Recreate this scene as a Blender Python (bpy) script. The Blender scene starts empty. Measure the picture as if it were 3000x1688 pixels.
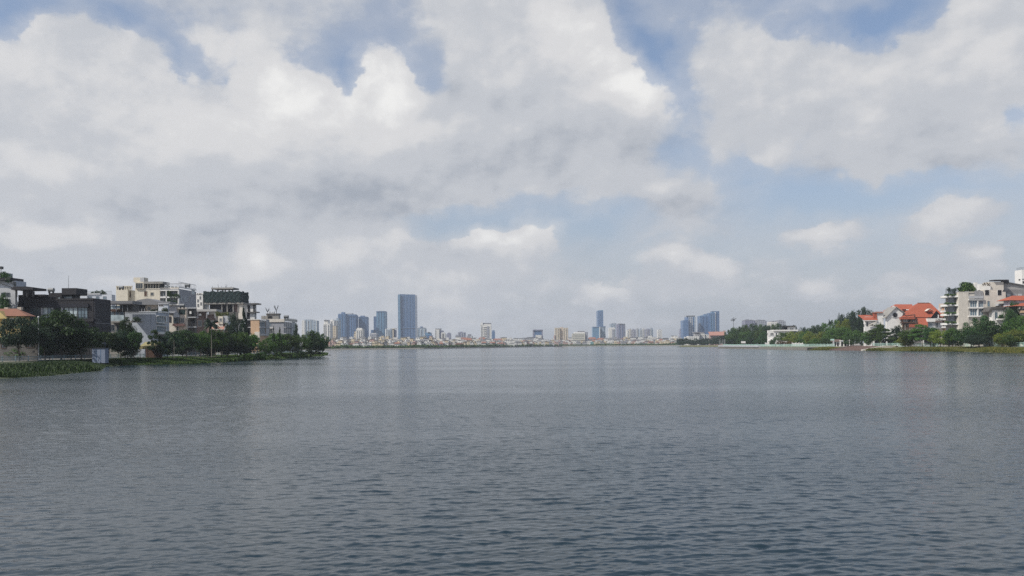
import bpy, math, random
import numpy as np
from mathutils import Vector
random.seed(7); RNG = np.random.default_rng(11)
SC = bpy.context.scene
COL = SC.collection
# ------------------------------------------------------------------ camera maths
# The photograph measured 3000 x 1688; positions below are bearings turned into metres.
FP, H, HC = 2354.0, 4.0, 1011.5
ROLL = math.asin(0.0086); CA, SA = math.cos(ROLL), math.sin(ROLL)
ZT = {0: (0, 0, 1.0), 1: (0, 760, 4.263), 2: (300, 780, 4.529), 3: (580, 790, 4.83), 4: (860, 830, 6.44), 5: (1240, 880, 6.44),
      6: (1620, 880, 6.44), 7: (1960, 880, 5.854), 8: (2360, 860, 7.244), 9: (2500, 770, 4.996), 10: (0, 0, 0.8587)}
def uvw(z, x, y):
    ox, oy, s = ZT[z]
    u = (ox + x / s - 1500) / FP; v = (HC - oy - y / s) / FP
    return u * CA + v * SA, -u * SA + v * CA
def W(z, x, y, Y):
    u, v = uvw(z, x, y)
    return Vector((u * Y, Y, H + v * Y))

cam_d = bpy.data.cameras.new('camera'); cam = bpy.data.objects.new('camera', cam_d); COL.objects.link(cam)
cam.location = (0, 0, H); cam.rotation_euler = (math.pi / 2, 0, 0)
cam.rotation_mode = 'XYZ'
from mathutils import Matrix
cam.matrix_world = Matrix.Translation((0, 0, H)) @ Matrix.Rotation(math.pi / 2, 4, 'X') @ Matrix.Rotation(-ROLL, 4, 'Z')
cam_d.lens = 36 * FP / 3000; cam_d.sensor_width = 36; cam_d.shift_y = (HC - 844) / 3000
cam_d.clip_start = 0.5; cam_d.clip_end = 30000
SC.camera = cam
SC.view_settings.view_transform = 'Standard'; SC.view_settings.look = 'None'
SC.view_settings.exposure = 0.0; SC.view_settings.gamma = 1.0
SC.render.film_transparent = False
cy = SC.cycles
cy.max_bounces = 6; cy.diffuse_bounces = 2; cy.glossy_bounces = 3; cy.transmission_bounces = 3; cy.volume_bounces = 0
cy.transparent_max_bounces = 6; cy.use_denoising = False; cy.caustics_reflective = False; cy.caustics_refractive = False
cy.sample_clamp_indirect = 6.0
cy.use_adaptive_sampling = True; cy.adaptive_threshold = 0.004; cy.adaptive_min_samples = 16

# ------------------------------------------------------------------ sun and sky
SUN_AZ, SUN_EL = math.radians(-122), math.radians(46)      # bearing from the view axis (left is negative)
sd = bpy.data.lights.new('sun', 'SUN'); sun = bpy.data.objects.new('sun', sd); COL.objects.link(sun)
sd.energy = 4.4; sd.angle = math.radians(0.5); sd.color = (1.0, 0.95, 0.86)
sdir = Vector((math.sin(SUN_AZ) * math.cos(SUN_EL), math.cos(SUN_AZ) * math.cos(SUN_EL), math.sin(SUN_EL)))
sun.rotation_euler = (-sdir).to_track_quat('-Z', 'Y').to_euler(); sun.location = (0, 0, 200)

class NT:
    """small helper for building node trees"""
    def __init__(s, tree): s.t = tree; s.n = tree.nodes; s.l = tree.links
    def new(s, typ, **kw):
        n = s.n.new(typ)
        for k, v in kw.items(): setattr(n, k, v)
        return n
    def put(s, sock, v):
        if isinstance(v, bpy.types.NodeSocket): s.l.new(v, sock)
        elif v is not None: sock.default_value = v
    def math(s, op, a, b=None, c=None, clamp=False):
        n = s.new('ShaderNodeMath', operation=op, use_clamp=clamp)
        for i, v in enumerate((a, b, c)):
            if v is not None: s.put(n.inputs[i], v)
        return n.outputs[0]
    def vmath(s, op, a, b=None, out=0):
        n = s.new('ShaderNodeVectorMath', operation=op); s.put(n.inputs[0], a)
        if b is not None: s.put(n.inputs[3 if op == 'SCALE' else 1], b)
        return n.outputs[out]
    def smooth(s, x, lo, hi, a=0.0, b=1.0):
        n = s.new('ShaderNodeMapRange', interpolation_type='SMOOTHSTEP')
        s.put(n.inputs[0], x); n.inputs[1].default_value = lo; n.inputs[2].default_value = hi; n.inputs[3].default_value = a; n.inputs[4].default_value = b
        return n.outputs[0]
    def lin(s, x, lo, hi, a=0.0, b=1.0):
        n = s.new('ShaderNodeMapRange'); s.put(n.inputs[0], x)
        n.inputs[1].default_value = lo; n.inputs[2].default_value = hi; n.inputs[3].default_value = a; n.inputs[4].default_value = b
        return n.outputs[0]
    def mix(s, f, a, b, typ='MIX'):
        n = s.new('ShaderNodeMix', data_type='RGBA', blend_type=typ)
        s.put(n.inputs[0], f)
        for i, v in ((6, a), (7, b)):
            s.put(n.inputs[i], (*v, 1.0) if isinstance(v, tuple) and len(v) == 3 else v)
        return n.outputs[2]
    def noise(s, vec, scale, detail=2.0, rough=0.5, dist=0.0, out=0):
        n = s.new('ShaderNodeTexNoise'); s.put(n.inputs['Vector'], vec)
        n.inputs['Scale'].default_value = scale; n.inputs['Detail'].default_value = detail
        n.inputs['Roughness'].default_value = rough; n.inputs['Distortion'].default_value = dist
        return n.outputs[out]

world = bpy.data.worlds.new('World'); SC.world = world; world.use_nodes = True
world.cycles.sampling_method = 'MANUAL'; world.cycles.sample_map_resolution = 512
wt = NT(world.node_tree); wt.n.clear()
out = wt.new('ShaderNodeOutputWorld'); bg = wt.new('ShaderNodeBackground'); wt.l.new(bg.outputs[0], out.inputs[0])
bg.inputs[1].default_value = 0.1
sky = wt.new('ShaderNodeTexSky', sky_type='NISHITA', sun_disc=False)
sky.sun_elevation = SUN_EL; sky.sun_rotation = SUN_AZ; sky.air_density = 1.0; sky.dust_density = 2.2; sky.ozone_density = 1.6; sky.altitude = 0
tc = wt.new('ShaderNodeTexCoord'); D = tc.outputs['Generated']
sp = wt.new('ShaderNodeSeparateXYZ'); wt.l.new(D, sp.inputs[0])
az = wt.math('ARCTAN2', sp.outputs[0], sp.outputs[1]); el = wt.math('ARCSINE', sp.outputs[2])
cb = wt.new('ShaderNodeCombineXYZ'); wt.put(cb.inputs[0], az); wt.put(cb.inputs[1], el)
P0 = cb.outputs[0]
# stretch a little so that the noise is wider than high
Pn = wt.vmath('MULTIPLY', P0, (1.0, 1.35, 1.0))
w1 = wt.vmath('SUBTRACT', wt.noise(Pn, 7.0, 3.0, 0.55, out=1), (0.5, 0.5, 0.5))
w2 = wt.vmath('SUBTRACT', wt.noise(Pn, 30.0, 5.0, 0.6, out=1), (0.5, 0.5, 0.5))
PW = wt.vmath('ADD', P0, wt.vmath('ADD', wt.vmath('SCALE', w1, 0.085), wt.vmath('SCALE', w2, 0.032)))
PWF = wt.vmath('ADD', P0, wt.vmath('ADD', wt.vmath('SCALE', w1, 0.05), wt.vmath('SCALE', w2, 0.02)))
FD = FP * 0.8587
def blobs(lst, P):
    acc = None
    for cx, cyy, rx, ry, rot, w in lst:
        u, v = uvw(10, cx, cyy); a = math.atan(u); e = math.atan(v * math.cos(a))
        m = wt.new('ShaderNodeMapping', vector_type='TEXTURE'); wt.l.new(P, m.inputs[0])
        m.inputs[1].default_value = (a, e, 0); m.inputs[2].default_value = (0, 0, math.radians(rot))
        m.inputs[3].default_value = (rx / FD * math.cos(a) ** 2, ry / FD * math.cos(a), 1)
        g = wt.new('ShaderNodeTexGradient', gradient_type='SPHERICAL'); wt.l.new(m.outputs[0], g.inputs[0])
        acc = wt.math('MULTIPLY_ADD', g.outputs['Fac'], w, acc if acc is not None else 0.0)
    return acc
MASS = [  # where cloud stands (photo bearings): centre, half sizes, tilt, weight
 (60, 210, 230, 210, 0, 1.3), (190, 130, 130, 120, 0, 1.0), (330, 210, 150, 130, 0, 1.0), (250, 400, 520, 300, 0, 1.6),
 (660, 190, 100, 110, 0, 1.2), (770, 230, 120, 110, 0, 1.1), (560, 260, 160, 120, 0, 0.8), (960, 205, 95, 110, 0, 1.5), (1010, 260, 100, 100, 0, .8),
 (850, 380, 520, 220, 0, 1.5), (1260, 130, 260, 260, 0, 1.7), (1330, 10, 220, 160, 0, .9), (1480, 210, 280, 170, -22, 1.7), (1250, 400, 420, 190, 0, 1.3),
 (1480, 330, 240, 160, 0, 0.8),
 (350, 590, 620, 190, 0, 1.0), (60, 700, 420, 160, 0, 0.8), (700, 690, 520, 170, 0, 0.8), (1050, 700, 240, 150, 0, 0.9), (950, 600, 190, 70, -15, .5),
 (1205, 605, 100, 80, 0, 1.1), (1350, 600, 95, 75, 0, 1.1), (1280, 620, 140, 70, 0, .6), (1240, 690, 330, 90, 0, 0.6),
 (1880, 140, 190, 150, -10, 1.1), (2050, 200, 180, 140, 0, 1.0), (2230, 260, 330, 210, 0, 1.4), (2330, 150, 180, 100, 0, 0.8), (2520, 150, 170, 240, 0, 1.2), (2550, 20, 170, 110, 0, 1.1),
 (2350, 390, 420, 110, 0, 1.0), (2080, 330, 150, 130, -30, .6), (1850, 320, 170, 100, -20, 1.0), (1960, 370, 110, 60, -40, 0.8), (1710, 500, 250, 130, 0, 0.95), (600, 820, 1300, 130, 0, 0.8), (1500, 800, 500, 60, 0, 0.35), (2050, 680, 900, 150, 0, 0.3), (1640, 470, 80, 35, 8, 0.4),
 (2390, 560, 150, 62, 8, 0.95), (2070, 605, 130, 34, 0, 0.8), (1780, 680, 105, 56, 0, 1.05), (1690, 655, 80, 46, 0, 0.8), (1520, 735, 100, 34, -8, 1.0), (1650, 720, 200, 40, 0, .4),
 (2030, 710, 80, 32, 0, 0.75), (2470, 655, 80, 36, 0, 0.7), (2270, 715, 110, 30, 0, 0.6), (2400, 690, 90, 24, 0, .4), (1580, 590, 90, 70, 0, .3), (1750, 745, 200, 30, 0, .4),
 (130, 575, 120, 50, 0, 0.5), (640, 60, 420, 110, 0, 0.46), (520, 110, 90, 60, 0, 0.32), (1640, 30, 180, 60, 0, 0.22), (2130, 60, 90, 40, -30, 0.5), (2040, 60, 90, 30, 0, .35),
 (300, -260, 1300, 260, 0, 1.0), (2600, -330, 500, 150, 0, .7), (-500, 300, 500, 500, 0, 1.0), (3200, 330, 480, 300, 0, 1.0),
 (905, 205, 60, 70, 0, -1.0), (870, 140, 100, 80, 0, -0.45), (440, 140, 100, 70, -30, -0.3), (1085, 150, 60, 110, 10, -0.45), (20, 20, 170, 90, 20, -.8), (300, 50, 160, 80, -20, -.5),
 (1640, 90, 190, 75, -28, -0.9), (2200, 40, 260, 75, 0, -1.0), (1960, 60, 120, 60, 0, -.5), (2520, 300, 95, 80, 0, -0.8), (1200, 555, 320, 65, 12, -1.1), (2010, 380, 60, 110, 35, -0.6),
 (2150, 500, 480, 75, 0, -0.8), (1880, 420, 90, 120, 20, -.5), (1500, 560, 170, 80, 0, -0.9), (30, 490, 110, 60, 0, -.5)]
LIGHT = [  # sunlit heads (+) and shaded bases (-)
 (690, 180, 160, 120, 0, 0.55), (800, 240, 140, 90, 0, 0.35), (960, 190, 150, 130, 0, 0.65), (1030, 250, 120, 100, 0, .25), (120, 200, 240, 200, 0, 0.22), (560, 300, 420, 180, 0, 0.36), (130, 440, 190, 90, 0, .18),
 (900, 330, 380, 130, 0, 0.3), (1300, 60, 260, 150, 0, 0.22), (1540, 160, 240, 110, -25, 0.6), (1620, 230, 150, 80, -25, 0.25), (2150, 180, 360, 120, 0, 0.18), (2480, 130, 180, 200, 0, 0.25), (2180, 320, 110, 70, 0, .18),
 (1200, 580, 110, 70, 0, 0.55), (1350, 575, 100, 60, 0, 0.6), (1270, 620, 160, 50, 0, 0.3), (90, 585, 110, 45, 0, 0.5), (640, 640, 100, 75, 0, 0.5), (1650, 470, 80, 40, 0, 0.3), (1880, 90, 150, 80, 0, .15), (60, 400, 300, 110, 0, .15), (230, 545, 90, 80, 0, .22),
 (1790, 665, 90, 42, 0, 0.55), (1530, 725, 90, 30, 0, 0.5), (1690, 645, 60, 30, 0, .35), (850, 640, 90, 50, 0, .25), (1100, 700, 120, 50, 0, .2), (500, 690, 110, 50, 0, .22), (980, 600, 120, 50, 0, .2), (300, 690, 160, 40, 0, .15), (1180, 770, 120, 30, 0, .15), (90, 760, 150, 30, 0, .12), (2380, 550, 130, 44, 0, 0.3), (2060, 600, 110, 26, 0, 0.35), (2030, 706, 70, 24, 0, .35), (2470, 650, 70, 28, 0, .3), (520, 110, 90, 60, 0, .3), (850, 690, 380, 60, 0, .12),
 (860, 470, 380, 140, 0, -0.30), (560, 580, 480, 80, 0, -0.2), (1330, 400, 420, 110, 5, -0.22), (1000, 520, 320, 70, 0, -0.22), (2350, 420, 420, 90, 0, -0.16), (1750, 530, 260, 90, 0, -0.22),
 (250, 500, 420, 60, 0, -0.15), (1560, 350, 210, 100, 0, -0.15), (1150, 270, 160, 90, 0, -.12), (2100, 420, 200, 60, 0, -.1)]
fb = wt.noise(Pn, 11.0, 7.0, 0.50)
fb2 = wt.noise(Pn, 46.0, 5.0, 0.6)
Pl = wt.vmath('ADD', Pn, (-0.010, 0.018, 0.0))          # a step towards the sun: where cloud thins that way it is lit
relief = wt.math('SUBTRACT', fb, wt.noise(Pl, 11.0, 7.0, 0.50))
Pl2 = wt.vmath('ADD', Pn, (-0.004, 0.006, 0.0))
relief2 = wt.math('SUBTRACT', fb2, wt.noise(Pl2, 46.0, 5.0, 0.6))
M = blobs(MASS, PW)
M = wt.math('ADD', M, wt.math('MULTIPLY_ADD', fb, 0.95, -0.475))
M = wt.math('ADD', M, wt.math('MULTIPLY_ADD', fb2, 0.34, -0.17))
Lf = blobs(LIGHT, PWF)
Lf = wt.math('ADD', Lf, wt.math('MULTIPLY_ADD', fb, 0.44, -0.20))
Lf = wt.math('ADD', Lf, wt.math('MULTIPLY_ADD', relief, 0.95, wt.math('MULTIPLY', relief2, 0.12)))
Lf = wt.math('ADD', Lf, wt.math('MULTIPLY_ADD', wt.noise(PWF, 15.0, 3.0, 0.45), 0.30, -0.15))
Lf = wt.math('ADD', Lf, wt.math('MULTIPLY_ADD', fb2, 0.06, -0.03))
crisp = wt.smooth(M, 0.0, 0.46)
soft = wt.smooth(M, -0.25, 0.62)
sharp = wt.smooth(Lf, -0.05, 0.30)
mask = wt.math('MULTIPLY_ADD', wt.math('SUBTRACT', crisp, soft), sharp, soft)
mask = wt.math('MAXIMUM', mask, wt.smooth(M, -0.8, 0.40, 0.0, 0.50))
ramp = wt.new('ShaderNodeValToRGB'); wt.put(ramp.inputs[0], wt.lin(Lf, -0.5, 0.75))
cr = ramp.color_ramp; cr.interpolation = 'EASE'
cr.elements[0].position = 0.0; cr.elements[0].color = (0.370, 0.405, 0.465, 1)
cr.elements[1].position = 1.0; cr.elements[1].color = (0.89, 0.885, 0.87, 1)
e = cr.elements.new(0.40); e.color = (0.562, 0.582, 0.620, 1)
e = cr.elements.new(0.68); e.color = (0.705, 0.705, 0.715, 1)
cloudc = wt.mix(1.0, ramp.outputs[0], (10.0, 10.0, 10.0), 'MULTIPLY')
# the low air whitens clouds and blue alike: a band of horizon haze in the sky itself
skyc = wt.mix(1.0, sky.outputs[0], (1.25, 1.30, 1.36), 'MULTIPLY')
skyc = wt.mix(0.16, skyc, (4.4, 4.8, 5.5))
low = wt.smooth(el, 0.0, 0.30, 0.66, 0.0)
skyc = wt.mix(low, skyc, (4.9, 5.1, 5.65))
cl_low = wt.smooth(el, 0.0, 0.08, 0.15, 0.0)
cloudc = wt.mix(cl_low, cloudc, (5.2, 5.3, 5.6))
final = wt.mix(mask, skyc, cloudc)
below = wt.smooth(el, -0.06, -0.005, 1.0, 0.0)
final = wt.mix(below, final, (1.5, 1.6, 1.6))
wt.l.new(final, bg.inputs[0])

# ------------------------------------------------------------------ mesh helpers
class MB:
    """collects shapes and links them as ONE mesh object (world coordinates in, local to the parent's root out)"""
    def __init__(s): s.v = []; s.f = []; s.mi = []
    def add(s, vs, fs, m=0):
        o = len(s.v); s.v += [tuple(v) for v in vs]; s.f += [tuple(i + o for i in f) for f in fs]; s.mi += [m] * len(fs); return s
    def box(s, x0, x1, y0, y1, z0, z1, m=0):
        x0, x1 = sorted((x0, x1)); y0, y1 = sorted((y0, y1)); z0, z1 = sorted((z0, z1))
        return s.add([(x0, y0, z0), (x1, y0, z0), (x1, y1, z0), (x0, y1, z0), (x0, y0, z1), (x1, y0, z1), (x1, y1, z1), (x0, y1, z1)],
                     [(0, 3, 2, 1), (4, 5, 6, 7), (0, 1, 5, 4), (1, 2, 6, 5), (2, 3, 7, 6), (3, 0, 4, 7)], m)
    def prism_y(s, pts, y0, y1, m=0):            # outline in (x, z), counter-clockwise seen from the camera, run back from y0 to y1
        n = len(pts); vs = [(x, y0, z) for x, z in pts] + [(x, y1, z) for x, z in pts]
        return s.add(vs, [tuple(range(n)), tuple(range(2 * n - 1, n - 1, -1))] + [(i, i + n, (i + 1) % n + n, (i + 1) % n) for i in range(n)], m)
    def prism_x(s, pts, x0, x1, m=0):            # outline in (y, z)
        n = len(pts); vs = [(x0, y, z) for y, z in pts] + [(x1, y, z) for y, z in pts]
        return s.add(vs, [tuple(range(n)), tuple(range(2 * n - 1, n - 1, -1))] + [(i, (i + 1) % n, (i + 1) % n + n, i + n) for i in range(n)], m)
    def tube(s, pts, rad, n=6, m=0):
        pts = [Vector(p) for p in pts]; vs = []; fs = []
        for i, p in enumerate(pts):
            d = (pts[min(i + 1, len(pts) - 1)] - pts[max(i - 1, 0)]).normalized()
            a = d.orthogonal().normalized(); b = d.cross(a); r = rad[i] if hasattr(rad, '__len__') else rad
            for k in range(n):
                t = 2 * math.pi * k / n; vs.append(p + (a * math.cos(t) + b * math.sin(t)) * r)
        for i in range(len(pts) - 1):
            for k in range(n):
                fs.append((i * n + k, i * n + (k + 1) % n, (i + 1) * n + (k + 1) % n, (i + 1) * n + k))
        fs += [tuple(range(n - 1, -1, -1)), tuple(range((len(pts) - 1) * n, len(pts) * n))]
        return s.add(vs, fs, m)
    def mesh(s, name, mats, org=(0, 0, 0)):
        me = bpy.data.meshes.new(name); ox, oy, oz = org
        me.from_pydata([(x - ox, y - oy, z - oz) for x, y, z in s.v], [], s.f)
        for m in (mats if isinstance(mats, (list, tuple)) else [mats]): me.materials.append(m)
        if any(s.mi): me.polygons.foreach_set('material_index', s.mi)
        me.update(); return me
    def build(s, name, mats, parent=None):
        org = wloc(parent) if parent else (0, 0, 0)
        o = bpy.data.objects.new(name, s.mesh(name, mats, org)); COL.objects.link(o); o.parent = parent; return o
def wloc(o):
    l = Vector((0, 0, 0))
    while o is not None: l += o.location; o = o.parent
    return tuple(l)
def tag(o, label=None, cat=None, group=None, kind=None):
    for k, v in (('label', label), ('category', cat), ('group', group), ('kind', kind)):
        if v: o[k] = v
    return o
def empty(name, loc, label, cat, group=None):
    o = bpy.data.objects.new(name, None); COL.objects.link(o); o.location = loc; o.empty_display_size = 0.5
    return tag(o, label, cat, group)
def np_mesh(name, V, Fq, mats, attr=None):
    me = bpy.data.meshes.new(name); V = np.asarray(V, np.float32); Fq = np.asarray(Fq, np.int32); k = Fq.shape[1]
    me.vertices.add(len(V)); me.vertices.foreach_set('co', V.ravel())
    me.loops.add(Fq.size); me.loops.foreach_set('vertex_index', Fq.ravel())
    me.polygons.add(len(Fq)); me.polygons.foreach_set('loop_start', np.arange(0, Fq.size, k, dtype=np.int32))
    if attr is not None:
        for an, av in attr.items():
            a = me.attributes.new(an, 'FLOAT', 'POINT'); a.data.foreach_set('value', np.asarray(av, np.float32))
    me.update(calc_edges=True); me.validate()
    for m in mats: me.materials.append(m)
    return me

# ------------------------------------------------------------------ materials
MATS = {}
def base_mat(name):
    m = bpy.data.materials.new(name); m.use_nodes = True; t = NT(m.node_tree); b = t.n['Principled BSDF']; MATS[name] = m
    return m, t, b
def mat(name, col, rough=0.75, stain=0.18, scale=0.6, metal=0.0, spec=0.3):
    """painted or rendered surface with weathering blotches and faint vertical runs"""
    m, t, b = base_mat(name); g = t.new('ShaderNodeNewGeometry').outputs['Position']
    n1 = t.noise(g, scale, 5.0, 0.62); n2 = t.noise(t.vmath('MULTIPLY', g, (2.2, 2.2, 0.18)), 1.3, 3.0, 0.6)
    f = t.math('MULTIPLY_ADD', n1, 1.1, t.math('MULTIPLY_ADD', n2, 0.9, -0.5), clamp=True)
    dark = tuple(c * (1 - stain * 1.6) for c in col); lite = tuple(min(1, c * (1 + stain * 0.6)) for c in col)
    t.put(b.inputs['Base Color'], t.mix(f, dark, lite)); b.inputs['Roughness'].default_value = rough
    b.inputs['Metallic'].default_value = metal; b.inputs['Specular IOR Level'].default_value = spec
    return m
def glass_mat(name, col=(0.03, 0.04, 0.05), rough=0.08):
    m, t, b = base_mat(name); g = t.new('ShaderNodeNewGeometry').outputs['Position']
    n = t.noise(t.vmath('MULTIPLY', g, (0.9, 0.9, 0.6)), 1.0, 2.0)
    t.put(b.inputs['Base Color'], t.mix(n, tuple(c * 0.4 for c in col), tuple(min(1, c * 2.2) for c in col)))
    b.inputs['Roughness'].default_value = rough; b.inputs['Specular IOR Level'].default_value = 0.6
    return m
def facade(name, wall, glass, pu, pv, fu=0.55, fv=0.5, gr=0.25, var=0.5):
    """wall with a regular grid of windows set out in metres along the wall"""
    m, t, b = base_mat(name); ge = t.new('ShaderNodeNewGeometry'); s = t.new('ShaderNodeSeparateXYZ'); t.l.new(ge.outputs['Position'], s.inputs[0])
    nz = t.new('ShaderNodeSeparateXYZ'); t.l.new(ge.outputs['True Normal'], nz.inputs[0])
    u = t.math('DIVIDE', t.math('ADD', s.outputs[0], s.outputs[1]), pu); v = t.math('DIVIDE', s.outputs[2], pv)
    wu = t.math('LESS_THAN', t.math('FRACT', u), fu); wv = t.math('LESS_THAN', t.math('FRACT', v), fv)
    up = t.math('LESS_THAN', t.math('ABSOLUTE', nz.outputs[2]), 0.5)
    w = t.math('MULTIPLY', t.math('MULTIPLY', wu, wv), up)
    c = t.new('ShaderNodeCombineXYZ'); t.put(c.inputs[0], t.math('FLOOR', u)); t.put(c.inputs[1], t.math('FLOOR', v))
    wn = t.new('ShaderNodeTexWhiteNoise'); t.l.new(c.outputs[0], wn.inputs[0])
    gcol = t.mix(t.math('MULTIPLY', wn.outputs[0], var), glass, tuple(min(1, g * 0.4 + w_ * 0.5) for g, w_ in zip(glass, wall)))
    st = t.noise(ge.outputs['Position'], 0.12, 4.0, 0.6)
    wcol = t.mix(st, tuple(x * 0.82 for x in wall), wall)
    t.put(b.inputs['Base Color'], t.mix(w, wcol, gcol)); t.put(b.inputs['Roughness'], t.lin(w, 0, 1, 0.8, gr))
    return m
def leaf_mat(name, c1, c2, c3):
    m, t, b = base_mat(name); ge = t.new('ShaderNodeNewGeometry'); oi = t.new('ShaderNodeObjectInfo')
    r = t.new('ShaderNodeValToRGB'); t.l.new(ge.outputs['Random Per Island'], r.inputs[0])
    r.color_ramp.elements[0].color = (*c1, 1); r.color_ramp.elements[1].color = (*c3, 1); e = r.color_ramp.elements.new(0.55); e.color = (*c2, 1)
    h = t.new('ShaderNodeHueSaturation'); t.l.new(r.outputs[0], h.inputs['Color'])
    t.put(h.inputs['Hue'], t.lin(oi.outputs['Random'], 0, 1, 0.485, 0.515)); t.put(h.inputs['Value'], t.lin(oi.outputs['Random'], 0, 1, 0.75, 1.5))
    b.inputs['Roughness'].default_value = 0.55; b.inputs['Specular IOR Level'].default_value = 0.25; t.l.new(h.outputs[0], b.inputs['Base Color'])
    tr = t.new('ShaderNodeBsdfTranslucent'); t.l.new(h.outputs[0], tr.inputs[0]); mx = t.new('ShaderNodeMixShader'); mx.inputs[0].default_value = 0.36
    o = t.n['Material Output']; t.l.new(b.outputs[0], mx.inputs[1]); t.l.new(tr.outputs[0], mx.inputs[2]); t.l.new(mx.outputs[0], o.inputs[0])
    return m
def tile_mat(name, col):
    m, t, b = base_mat(name); ge = t.new('ShaderNodeNewGeometry'); s = t.new('ShaderNodeSeparateXYZ'); t.l.new(ge.outputs['Position'], s.inputs[0])
    rows = t.math('FRACT', t.math('MULTIPLY', s.outputs[2], 2.6)); n = t.noise(ge.outputs['Position'], 0.8, 5.0, 0.65)
    c = t.mix(n, tuple(x * 0.6 for x in col), tuple(min(1, x * 1.25) for x in col))
    c = t.mix(t.math('MULTIPLY', t.math('LESS_THAN', rows, 0.22), 0.35), c, tuple(x * 0.4 for x in col))
    t.put(b.inputs['Base Color'], c); b.inputs['Roughness'].default_value = 0.8
    return m
def rib_mat(name, col, period=0.5):
    """corrugated sheet"""
    m, t, b = base_mat(name); ge = t.new('ShaderNodeNewGeometry'); s = t.new('ShaderNodeSeparateXYZ'); t.l.new(ge.outputs['Position'], s.inputs[0])
    w = t.math('FRACT', t.math('DIVIDE', t.math('ADD', s.outputs[0], s.outputs[1]), period)); n = t.noise(ge.outputs['Position'], 0.5, 4.0, 0.6)
    c = t.mix(n, tuple(x * 0.7 for x in col), col); c = t.mix(t.math('MULTIPLY', t.math('LESS_THAN', w, 0.3), 0.4), c, tuple(x * 0.55 for x in col))
    t.put(b.inputs['Base Color'], c); b.inputs['Roughness'].default_value = 0.55
    return m
mat('white', (0.72, 0.71, 0.69), stain=0.12); mat('white_shade', (0.54, 0.57, 0.62)); mat('cream', (0.64, 0.59, 0.49)); mat('beige', (0.52, 0.45, 0.38))  # white_shade: white walls of the left row with cloud shade put into the colour
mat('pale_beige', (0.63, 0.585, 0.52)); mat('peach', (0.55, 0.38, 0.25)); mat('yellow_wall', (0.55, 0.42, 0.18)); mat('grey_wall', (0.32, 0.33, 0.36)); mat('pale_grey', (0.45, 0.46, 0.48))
mat('white_wall_shaded', (0.42, 0.455, 0.51)); mat('navy', (0.016, 0.017, 0.026), rough=0.6); mat('charcoal', (0.024, 0.023, 0.028), rough=0.6); mat('concrete', (0.30, 0.29, 0.27), stain=.3); mat('dark_concrete', (0.11, 0.105, 0.10), stain=.3)  # first one: white narrow house wall, cloud shade put into a greyer colour
mat('brown', (0.09, 0.05, 0.035)); mat('dark_void', (0.012, 0.012, 0.015)); mat('iron', (0.05, 0.052, 0.055), rough=0.5); mat('grey_metal', (0.18, 0.19, 0.2), rough=0.45)
mat('pink_roof', (0.38, 0.2, 0.16)); mat('brick', (0.15, 0.105, 0.092)); mat('mint', (0.40, 0.58, 0.52), stain=.1); mat('rail_blue', (0.22, 0.29, 0.31)); mat('blue_paint', (0.10, 0.20, 0.33)); mat('panel_blue', (0.20, 0.235, 0.31), stain=.06)
mat('awning_yellow', (0.30, 0.265, 0.13)); mat('teal_wall', (0.12, 0.3, 0.32)); mat('rock_grey', (0.16, 0.155, 0.145), stain=.4); mat('bark', (0.07, 0.055, 0.042), stain=.4); mat('pale_bark', (0.22, 0.20, 0.17), stain=.3)
mat('net_green', (0.020, 0.040, 0.040), rough=0.9, stain=.5, scale=1.5); mat('quay_stone', (0.20, 0.19, 0.17), stain=.35); mat('paving', (0.30, 0.28, 0.25))
tile_mat('tile_red', (0.36, 0.092, 0.048)); tile_mat('tile_orange', (0.22, 0.095, 0.06)); rib_mat('rib_grey', (0.20, 0.20, 0.21)); rib_mat('rib_pale', (0.42, 0.41, 0.40)); rib_mat('louvre_grey', (0.26, 0.25, 0.25), 0.8)
glass_mat('glass'); glass_mat('glass_blue', (0.10, 0.14, 0.17), 0.15); glass_mat('glass_pale', (0.28, 0.33, 0.35), 0.2)
leaf_mat('leaf_dark', (0.014, 0.036, 0.012), (0.030, 0.068, 0.020), (0.062, 0.112, 0.030)); leaf_mat('leaf_mid', (0.022, 0.052, 0.012), (0.052, 0.110, 0.022), (0.105, 0.175, 0.036))
leaf_mat('leaf_yellow', (0.055, 0.085, 0.014), (0.125, 0.165, 0.026), (0.21, 0.235, 0.042)); leaf_mat('leaf_blue', (0.013, 0.028, 0.016), (0.025, 0.047, 0.026), (0.042, 0.072, 0.036)); leaf_mat('leaf_brown', (0.05, 0.035, 0.012), (0.11, 0.075, 0.025), (0.16, 0.10, 0.04))
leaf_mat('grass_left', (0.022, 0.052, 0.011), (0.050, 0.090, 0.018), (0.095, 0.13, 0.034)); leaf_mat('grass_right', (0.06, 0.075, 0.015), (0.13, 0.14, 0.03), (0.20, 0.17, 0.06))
def soil(name, c1, c2, sc):
    m, t, b = base_mat(name); g = t.new('ShaderNodeNewGeometry').outputs['Position']
    n = t.noise(g, sc, 7.0, 0.65); n2 = t.noise(g, sc * 0.18, 3.0)
    t.put(b.inputs['Base Color'], t.mix(t.math('MULTIPLY_ADD', n, 0.8, t.math('MULTIPLY_ADD', n2, 0.8, -0.3), clamp=True), c1, c2)); b.inputs['Roughness'].default_value = 0.95
soil('bank_soil', (0.014, 0.024, 0.008), (0.042, 0.052, 0.020), 0.9); soil('bank_soil_sunny', (0.05, 0.06, 0.018), (0.14, 0.13, 0.045), 0.8); soil('city_ground', (0.07, 0.08, 0.06), (0.17, 0.16, 0.14), 0.08)
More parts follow.
